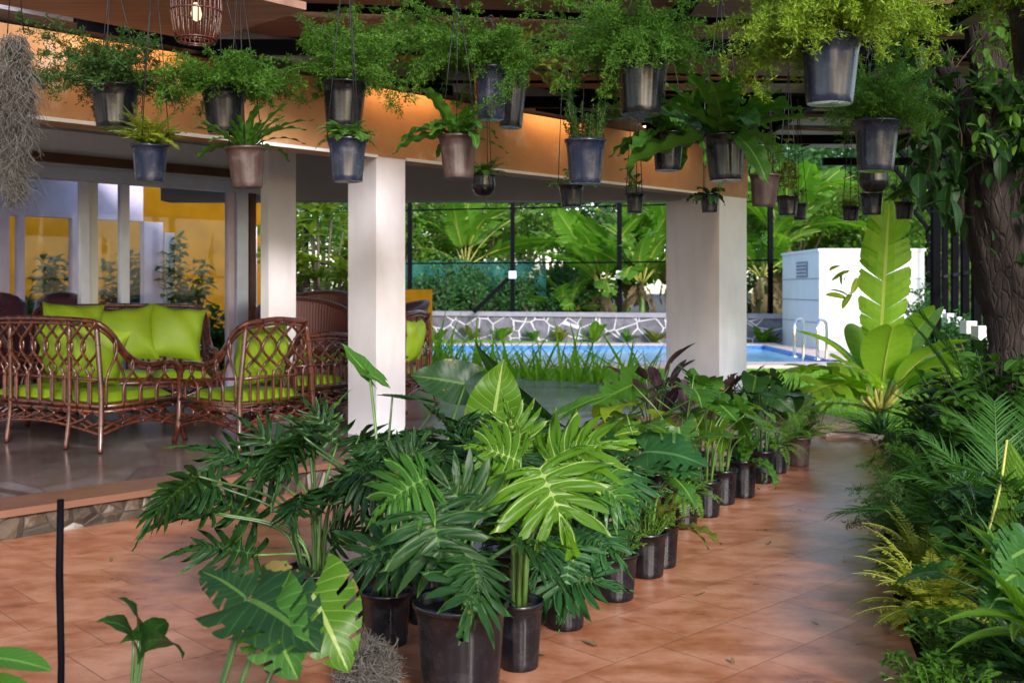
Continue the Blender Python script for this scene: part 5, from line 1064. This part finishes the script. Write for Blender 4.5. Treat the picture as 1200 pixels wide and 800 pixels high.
# ================================================================== BANANA PLANTS
def banana(lab,X,Y,z,leaves,trunk,lm='l_banana',name='banana_plant',rz=0,dry=2,seed=0,group=None):
    t=thing(name,lab,'banana plant',(X,Y,z),rz,group); g=np.random.default_rng(seed)
    if trunk: b=MB(); b.tube(spline([(0,0,-.1),(.02,0,trunk*.5),(0,.03,trunk)],5),np.linspace(.11,.06,11)*(1 if trunk>1 else .6),12); b.obj('trunk',M['petiole'],t)
    fo,st=MB(),MB()
    for i,(a,e,L,bend,pl) in enumerate(leaves):
        ca,sa=math.cos(a),math.sin(a); b0=np.array([.04*ca,.04*sa,trunk*.92]); f=np.array([math.cos(e)*ca,math.cos(e)*sa,math.sin(e)]); q=b0+f*pl; st.tube([b0,(b0+q)/2,q],[.028,.022,.016],6)
        leafae(fo,T[('ban2' if i%3 else 'ban0') if group is None else 'ban%d'%(i%2)],q,a,e-.08,L,L*(1.7 if group is None else .95),bend,g.normal()*.45)
        y=np.linspace(0,1,10); V=np.c_[np.zeros(10),y,np.full(10,.006)]; fo2=bendpts(V,L,L,bend); fw=np.array([math.cos(e-.08)*ca,math.cos(e-.08)*sa,math.sin(e-.08)]); up=np.array([-math.sin(e-.08)*ca,-math.sin(e-.08)*sa,math.cos(e-.08)])
        st.tube(q+fo2[:,1:2]*fw+(fo2[:,2:3]-.008)*up,np.linspace(.016,.004,10)*max(.5,L/1.4),5)
    fo.obj('leaves',M['l_banana2' if group is None else lm],t); st.obj('midribs',M['petiole_y'],t)
    if dry:
        fo=MB()
        for i in range(dry*3): a=g.uniform(0,6.283); leafae(fo,T['ban0'],(.08*math.cos(a),.08*math.sin(a),trunk*g.uniform(.5,.95)),a,R(g.uniform(-60,-20)),g.uniform(.5,1.)*max(.6,min(1,trunk)),None,1.1,g.normal()*.5)
        fo.obj('dry_leaves',M['l_brown'],t)
    return t
X=P(1030,0,10.6)[0]
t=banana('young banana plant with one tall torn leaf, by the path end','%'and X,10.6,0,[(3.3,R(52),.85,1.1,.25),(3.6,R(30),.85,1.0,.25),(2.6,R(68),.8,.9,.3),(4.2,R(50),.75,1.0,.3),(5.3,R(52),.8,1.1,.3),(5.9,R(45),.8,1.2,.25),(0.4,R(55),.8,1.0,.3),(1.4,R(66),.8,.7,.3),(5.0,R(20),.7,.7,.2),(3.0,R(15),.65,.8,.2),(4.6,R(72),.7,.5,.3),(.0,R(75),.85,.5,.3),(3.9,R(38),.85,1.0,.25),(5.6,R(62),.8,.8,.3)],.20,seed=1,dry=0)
o=np.array(t.location); fo,st=MB(),MB(); leaf_to(fo,T['ban0'],P(1030,425,10.6)-o,P(1042,240,10.5)-o,(-.25,-1.,.15),.80,.18); lf=fo.obj('leaf',M['l_banana2'],t)
st.tube(spline([(0,0,.3),P(1028,430,10.6)-o+[0,-.012,0],P(1034,330,10.58)-o+[0,-.035,0],P(1042,242,10.5)-o],6),np.linspace(.024,.006,19),7); st.obj('midrib',M['petiole_y'],lf)
fo=MB(); 
for i in range(9): g=np.random.default_rng(i); leafae(fo,T['oblong'],P(990+g.uniform(-6,16),325+g.uniform(-25,25),10.4)-o,g.uniform(2.5,4.2),R(g.uniform(-50,40)),.20,None,.6,g.normal()*.4)
fo.obj('yellow_leaves',M['l_lime'],t)
gb='banana plants beyond the stone wall'
def bl(n,L,seed,e=(40,85)):
    g=np.random.default_rng(seed); return [(i*2.4+g.normal()*.2,R(g.uniform(*e)),L*g.uniform(.8,1.15),g.uniform(.5,1.3),L*.25) for i in range(n)]
for x,Y,tr,n,L,sd,lab in ((708,30.5,1.5,10,2.4,3,'banana plant just left of the fence post nearest the far column'),(752,30.0,1.7,11,2.3,4,'tall banana plant close to the left side of the far column'),(735,32.5,2.4,10,2.6,5,'taller banana plant behind the pair left of the far column'),(668,31.0,.8,8,1.6,6,'low banana plant left of the other bananas behind the wall'),(790,31.,2.6,9,2.6,7,'banana plant partly hidden by the far column'),(892,30.,1.9,10,2.2,8,'banana plant right of the far column, left of the pump house'),(912,31.5,3.0,10,2.6,9,'tall banana plant rising behind the left corner of the pump house'),(545,34.,2.3,6,3.0,10,'banana plant with a huge leaf above the turquoise netting')):
    banana(lab,P(x,0,Y)[0],Y,-.05,bl(n+4,L*.85,sd,(15,85)),tr,group=gb,seed=sd,dry=3)
# ================================================================== REEDS, LAWN GRASS
b=MB(); g=np.random.default_rng(21); n=640; P_=[]
pts=np.array([(-2.2,17.3),(-1.2,16.35),(.25,14.6),(1.9,13.25)])
sg=np.sort(g.uniform(0,3,n))
for s in sg:
    i=min(2,int(s)); p=pts[i]*(1-(s-i))+pts[i+1]*(s-i); p=p+np.array([g.normal()*.15+.12,abs(g.normal())*.35]); l=g.choice([.45,.75,1.0],p=[.45,.37,.18])*g.uniform(.7,1.2); a=g.uniform(0,6.283)
    leafae(b,T['strap'],(*p,-.02),a,R(g.uniform(58,89)),l,l*.34+.04,g.uniform(.1,1.3),g.normal()*.5)
tag(b.obj('reeds',M['l_lawn']),'bright green reedy grass growing along the far terrace edge','grass',kind='stuff')
b=MB()
for i in range(200):
    p=np.array([3.0,11.7])+[g.normal()*.12,g.normal()*.4]; l=g.uniform(.2,.6); leafae(b,T['strap'],(*p,-.02),g.uniform(0,6.283),R(g.uniform(55,88)),l,l*.4,g.uniform(.2,1.0),0)
tag(b.obj('grass_clump',M['l_fern']),'loose clump of green grass at the right foot of the far column','grass',kind='stuff')
b=MB(); n=30000; p=np.c_[g.uniform(3.0,8.5,n),g.uniform(10.1,18.5,n),np.full(n,-.02)]
d=unit(g.normal(size=(n,3))*[.45,.45,.2]+[0,0,1]); b.diamonds(p,d,unit(np.cross(d,rdir(n))),g.uniform(.03,.075,n),.008)
n=8000; p=np.c_[g.uniform(-3,3.0,n),g.uniform(14.,18.5,n),np.full(n,-.02)]; d=unit(g.normal(size=(n,3))*[.45,.45,.2]+[0,0,1]); b.diamonds(p,d,unit(np.cross(d,rdir(n))),g.uniform(.04,.09,n),.012)
tag(b.obj('lawn_grass',M['l_lawn']),'short bright lawn grass between path and pool','grass',kind='stuff')
# small plants along the stone wall
for i,x in enumerate((520,556,590,628,660,700,738,770,893,905)):
    a=(x-HX)/F; s=(w0[0]-a*w0[1])/(a*wd[1]-wd[0]); p=w0+wd*s-wn*.25
    lb=['leftmost small plant','second small plant from the left','third small plant, left of the fence post,','small plant under the fence post','small plant right of the fence post','small plant with reddish leaves','small plant below the right fence post','rightmost small plant before the far column','small plant just right of the far column','small plant nearest the pump house'][i]+' at the foot of the stone wall'
    t=thing('border_plant',lb,'plant',(*p,0),0,'small plants along the stone wall'); fo,st=g_nest(.1,n=9,L=.36+.1*(i%3),W=1.2,e=(35,88),bend=(.3,1.2),seed=200+i,t='oblong'); fo.obj('foliage',M[['l_mid','l_olive','l_bright'][i%3]],t)
# ================================================================== TREES BEHIND
def tree_proto(name,lab,H,rx,rz_,n,lf,fm,trunk_h,seed,clumps=26,leafT=None,tm='bark_far',tr=.16):
    g=np.random.default_rng(seed); t=thing(name,lab,'tree',(0,0,0),0,'garden trees beyond the fence'); b=MB(); tops=[]
    b.tube(spline([(0,0,-.2),(g.normal()*.08,g.normal()*.08,trunk_h*.5),(g.normal()*.15,g.normal()*.1,trunk_h)],5),np.linspace(tr,tr*.6,11),10)
    cl=[]
    for i in range(clumps):
        d=rdir(1)[0]; r=(.35+.65*g.random()**.5); c=np.array([d[0]*rx*r,d[1]*rx*r,trunk_h+(H-trunk_h)*.5+d[2]*rz_*r]); cl.append((c,g.uniform(.22,.42)*min(rx,rz_)))
        if i%2==0: b.tube(spline([(0,0,trunk_h*.8),c*[.5,.5,0]+[0,0,(trunk_h*.9+c[2])/2],c],4),np.linspace(tr*.45,.012,9),5)
    b.obj('trunk',M[tm],t)
    fo=MB(); P_=[];D_=[];Lr=[]
    for c,r in cl:
        k=n//clumps; q=rdir(k)*(g.random((k,1))**.42)*r*[1.25,1.25,.8]; P_.append(c+q); D_.append(unit(q/r+rdir(k)*.7+[0,0,-.15])); Lr.append(g.uniform(.6,1.3,k)*lf)
    p=np.concatenate(P_); d=np.concatenate(D_); l=np.concatenate(Lr); fo.diamonds(p,d,unit(np.cross(d,rdir(len(d)))),l,l*.45,fold=.2); fo.obj('crown',M[fm],t); return t
def put(proto,first,x,Y,lab,sc,rz,z=-.1): 
    X=P(x,0,Y)[0]
    if first: proto.location=(X,Y,z); proto.rotation_euler=(0,0,rz); proto['label']=lab; proto.scale=(sc,)*3; return proto
    return dup(proto,(X,Y,z),rz,lab,None,sc)
TR=[('dense_tree','l_tree1',7.,2.6,2.6,7000,.20,1.6,[
   (420,38,'dark dense tree rising behind the near column',1.2),(520,41,'dark dense tree behind the left part of the netting',1.3),(610,40,'dark dense tree above the turquoise netting',1.25),(690,42,'dark dense tree behind the left bananas',1.3),(780,43,'dark dense tree hidden behind the far column',1.3),(855,42,'dark dense tree behind the pump house on its left',1.25),(1000,42,'dark dense tree behind the pump house on its right',1.2),(1130,36,'dark dense tree behind the slanted fence',1.1),(1230,30,'dark dense tree beyond the trunk at the right edge',1.0),(300,44,'dark dense tree far behind the veranda house',1.3),(150,46,'dark dense tree behind the yellow wall on the left',1.3),(565,47,'dark dense tree farthest behind the fence post with the brace',1.4),(735,48,'dark dense tree farthest behind the two left bananas',1.45),(905,47,'dark dense tree farthest behind the pump house corner',1.45),(960,46,'dark dense tree farthest behind the pump house roof',1.4),(1060,44,'dark dense tree farthest behind the tall banana leaf',1.35),(460,48,'dark dense tree farthest behind the near column',1.4)]),
  ('light_tree','l_tree2',5.2,2.0,2.0,5000,.17,1.2,[
   (470,34.5,'light green airy tree just right of the near column',.95),(640,35,'light green bush behind the netting on its right',.8),(575,36,'light green bush over the left half of the netting',.85),(860,34.5,'light green tree right of the far column',1.0),(930,35,'light green tree above the left corner of the pump house',1.05),(1050,33,'light green tree behind the right end of the pump house',1.0),(1120,28,'light green bush behind the slanted fence posts',.8),(380,37,'light green tree behind the frangipani',.9)]),
  ('yellow_green_tree','l_tree3',4.6,1.8,1.8,4200,.18,.9,[
   (500,37.5,'yellow green tree high behind the near column',1.3),(950,38.5,'yellow green sunlit tree above the pump house roof',1.25),(1015,37,'yellow green sunlit tree behind the tall banana leaf',1.2),(1090,34,'yellow green sunlit tree seen between the slanted posts',1.15),(1150,31,'yellow green sunlit tree left of the big trunk',1.1)]),
  ('low_shrub','l_tree1',2.0,1.0,.8,2600,.13,.25,[
   (500,33,'dark shrub left of the netting behind the stone wall',1.),(560,30.7,'dark shrub in front of the netting by the brace',.95),(528,31.6,'dark shrub in front of the left half of the netting',1.15),(590,32.,'dark shrub in front of the netting behind the fence post',1.1),(625,31.2,'dark shrub right of the fence post with the brace',.95),(675,32.,'dark shrub between the two fence posts',1.1),(650,33.5,'bluish dark shrub behind the netting end',1.25),(885,33.,'dark shrub between the far column and pump house',1.1),(1095,22,'dark shrub at the foot of the slanted fence',.75),(1125,17,'dark shrub under the nearest floodlights',.6),(1150,14,'dark shrub left of the trunk below the floodlights',.6)])]
for nm,fm,Hh,rx,rz_,n,lf,th,spots in TR:
    pr=None
    for i,(x,Y,lab,sc) in enumerate(spots):
        if pr is None: pr=tree_proto(nm,lab,Hh,rx,rz_,n,lf,fm,th,len(nm)+3); put(pr,True,x,Y,lab,sc,i*1.9)
        else: put(pr,False,x,Y,lab,sc,i*1.9)
# frangipani left of the near column
t=thing('frangipani_tree','frangipani with glossy leaf rosettes and white flowers left of the near column','tree',(P(375,0,17.5)[0],17.5,0))
g=np.random.default_rng(33); fo,st,fl=MB(),MB(),MB()
for i in range(110):
    d=rdir(1)[0]; c=np.array([d[0]*1.15*g.random()**.4,d[1]*1.0,1.95+d[2]*1.05*g.random()**.4])
    if i%3==0: st.tube(spline([(g.normal()*.05,0,-.1),(c[0]*.3,c[1]*.3,.7),c],5),np.linspace(.05,.015,11),6)
    for j in range(11): leafae(fo,T['oblong'],c,j*2.4+g.normal()*.2,R(g.uniform(-5,60)),g.uniform(.22,.34),None,g.uniform(.2,.7),g.normal()*.2)
    if i%4==0:
        fl=MB()
        for k in range(4):
            q=c+[0,-.05,.16]+g.normal(size=3)*.05
            for j in range(5): leafae(fl,T['oval'],q,j*1.257,R(35),.06,.09,.3,0)
        fl.obj('flower_cluster',M['white_fl'],t)
fo.obj('crown',M['l_tree3'],t); st.obj('trunk',M['bark_far'],t)
# plants seen through the glass room
for x,Y,s,lab in ((45,15.2,1.,'leafy shrub against the yellow wall seen through the left pane'),(60,16.5,1.5,'tall thin shrub before the yellow wall seen through the left pane'),(130,16.5,1.4,'bluish shrub seen through the middle pane'),(165,16.,1.5,'dense shrub seen through the middle pane right half'),(215,15.6,1.7,'dark climbing plant seen through the right pane'),(255,15.2,.9,'low grassy shrub seen through the right pane')):
    t=thing('garden_shrub',lab,'shrub',(P(x,0,Y)[0],Y,0),0,'shrubs behind the glass room'); fo,st=g_leafy(.1,n=760,L=.15,spread=.42,up=1.25*s,droop=.2,seed=int(x)+300,stems=26); fo.obj('foliage',M['l_mid'],t); st.obj('stems',M['twig'],t)

for i in range(16):
    g=np.random.default_rng(500+i); px,py=[(640,770),(815,700),(900,640),(960,735),(1000,590),(250,690),(130,660),(860,780),(1030,690),(700,760),(940,600),(330,615),(1045,745),(180,735),(890,575),(990,655)][i]
    b=MB(); leafae(b,T['oval'],(0,0,.003),g.uniform(0,6.28),.05,g.uniform(.03,.06),None,-.6,g.normal()*.2); o=b.obj('fallen_leaf',M['l_brown']); Y=gY(py); o.location=(P(px,py,Y)[0],Y,.008)
    tag(o,'small dry brown leaf fallen on the terracotta path','leaf','dry leaves fallen on the path')
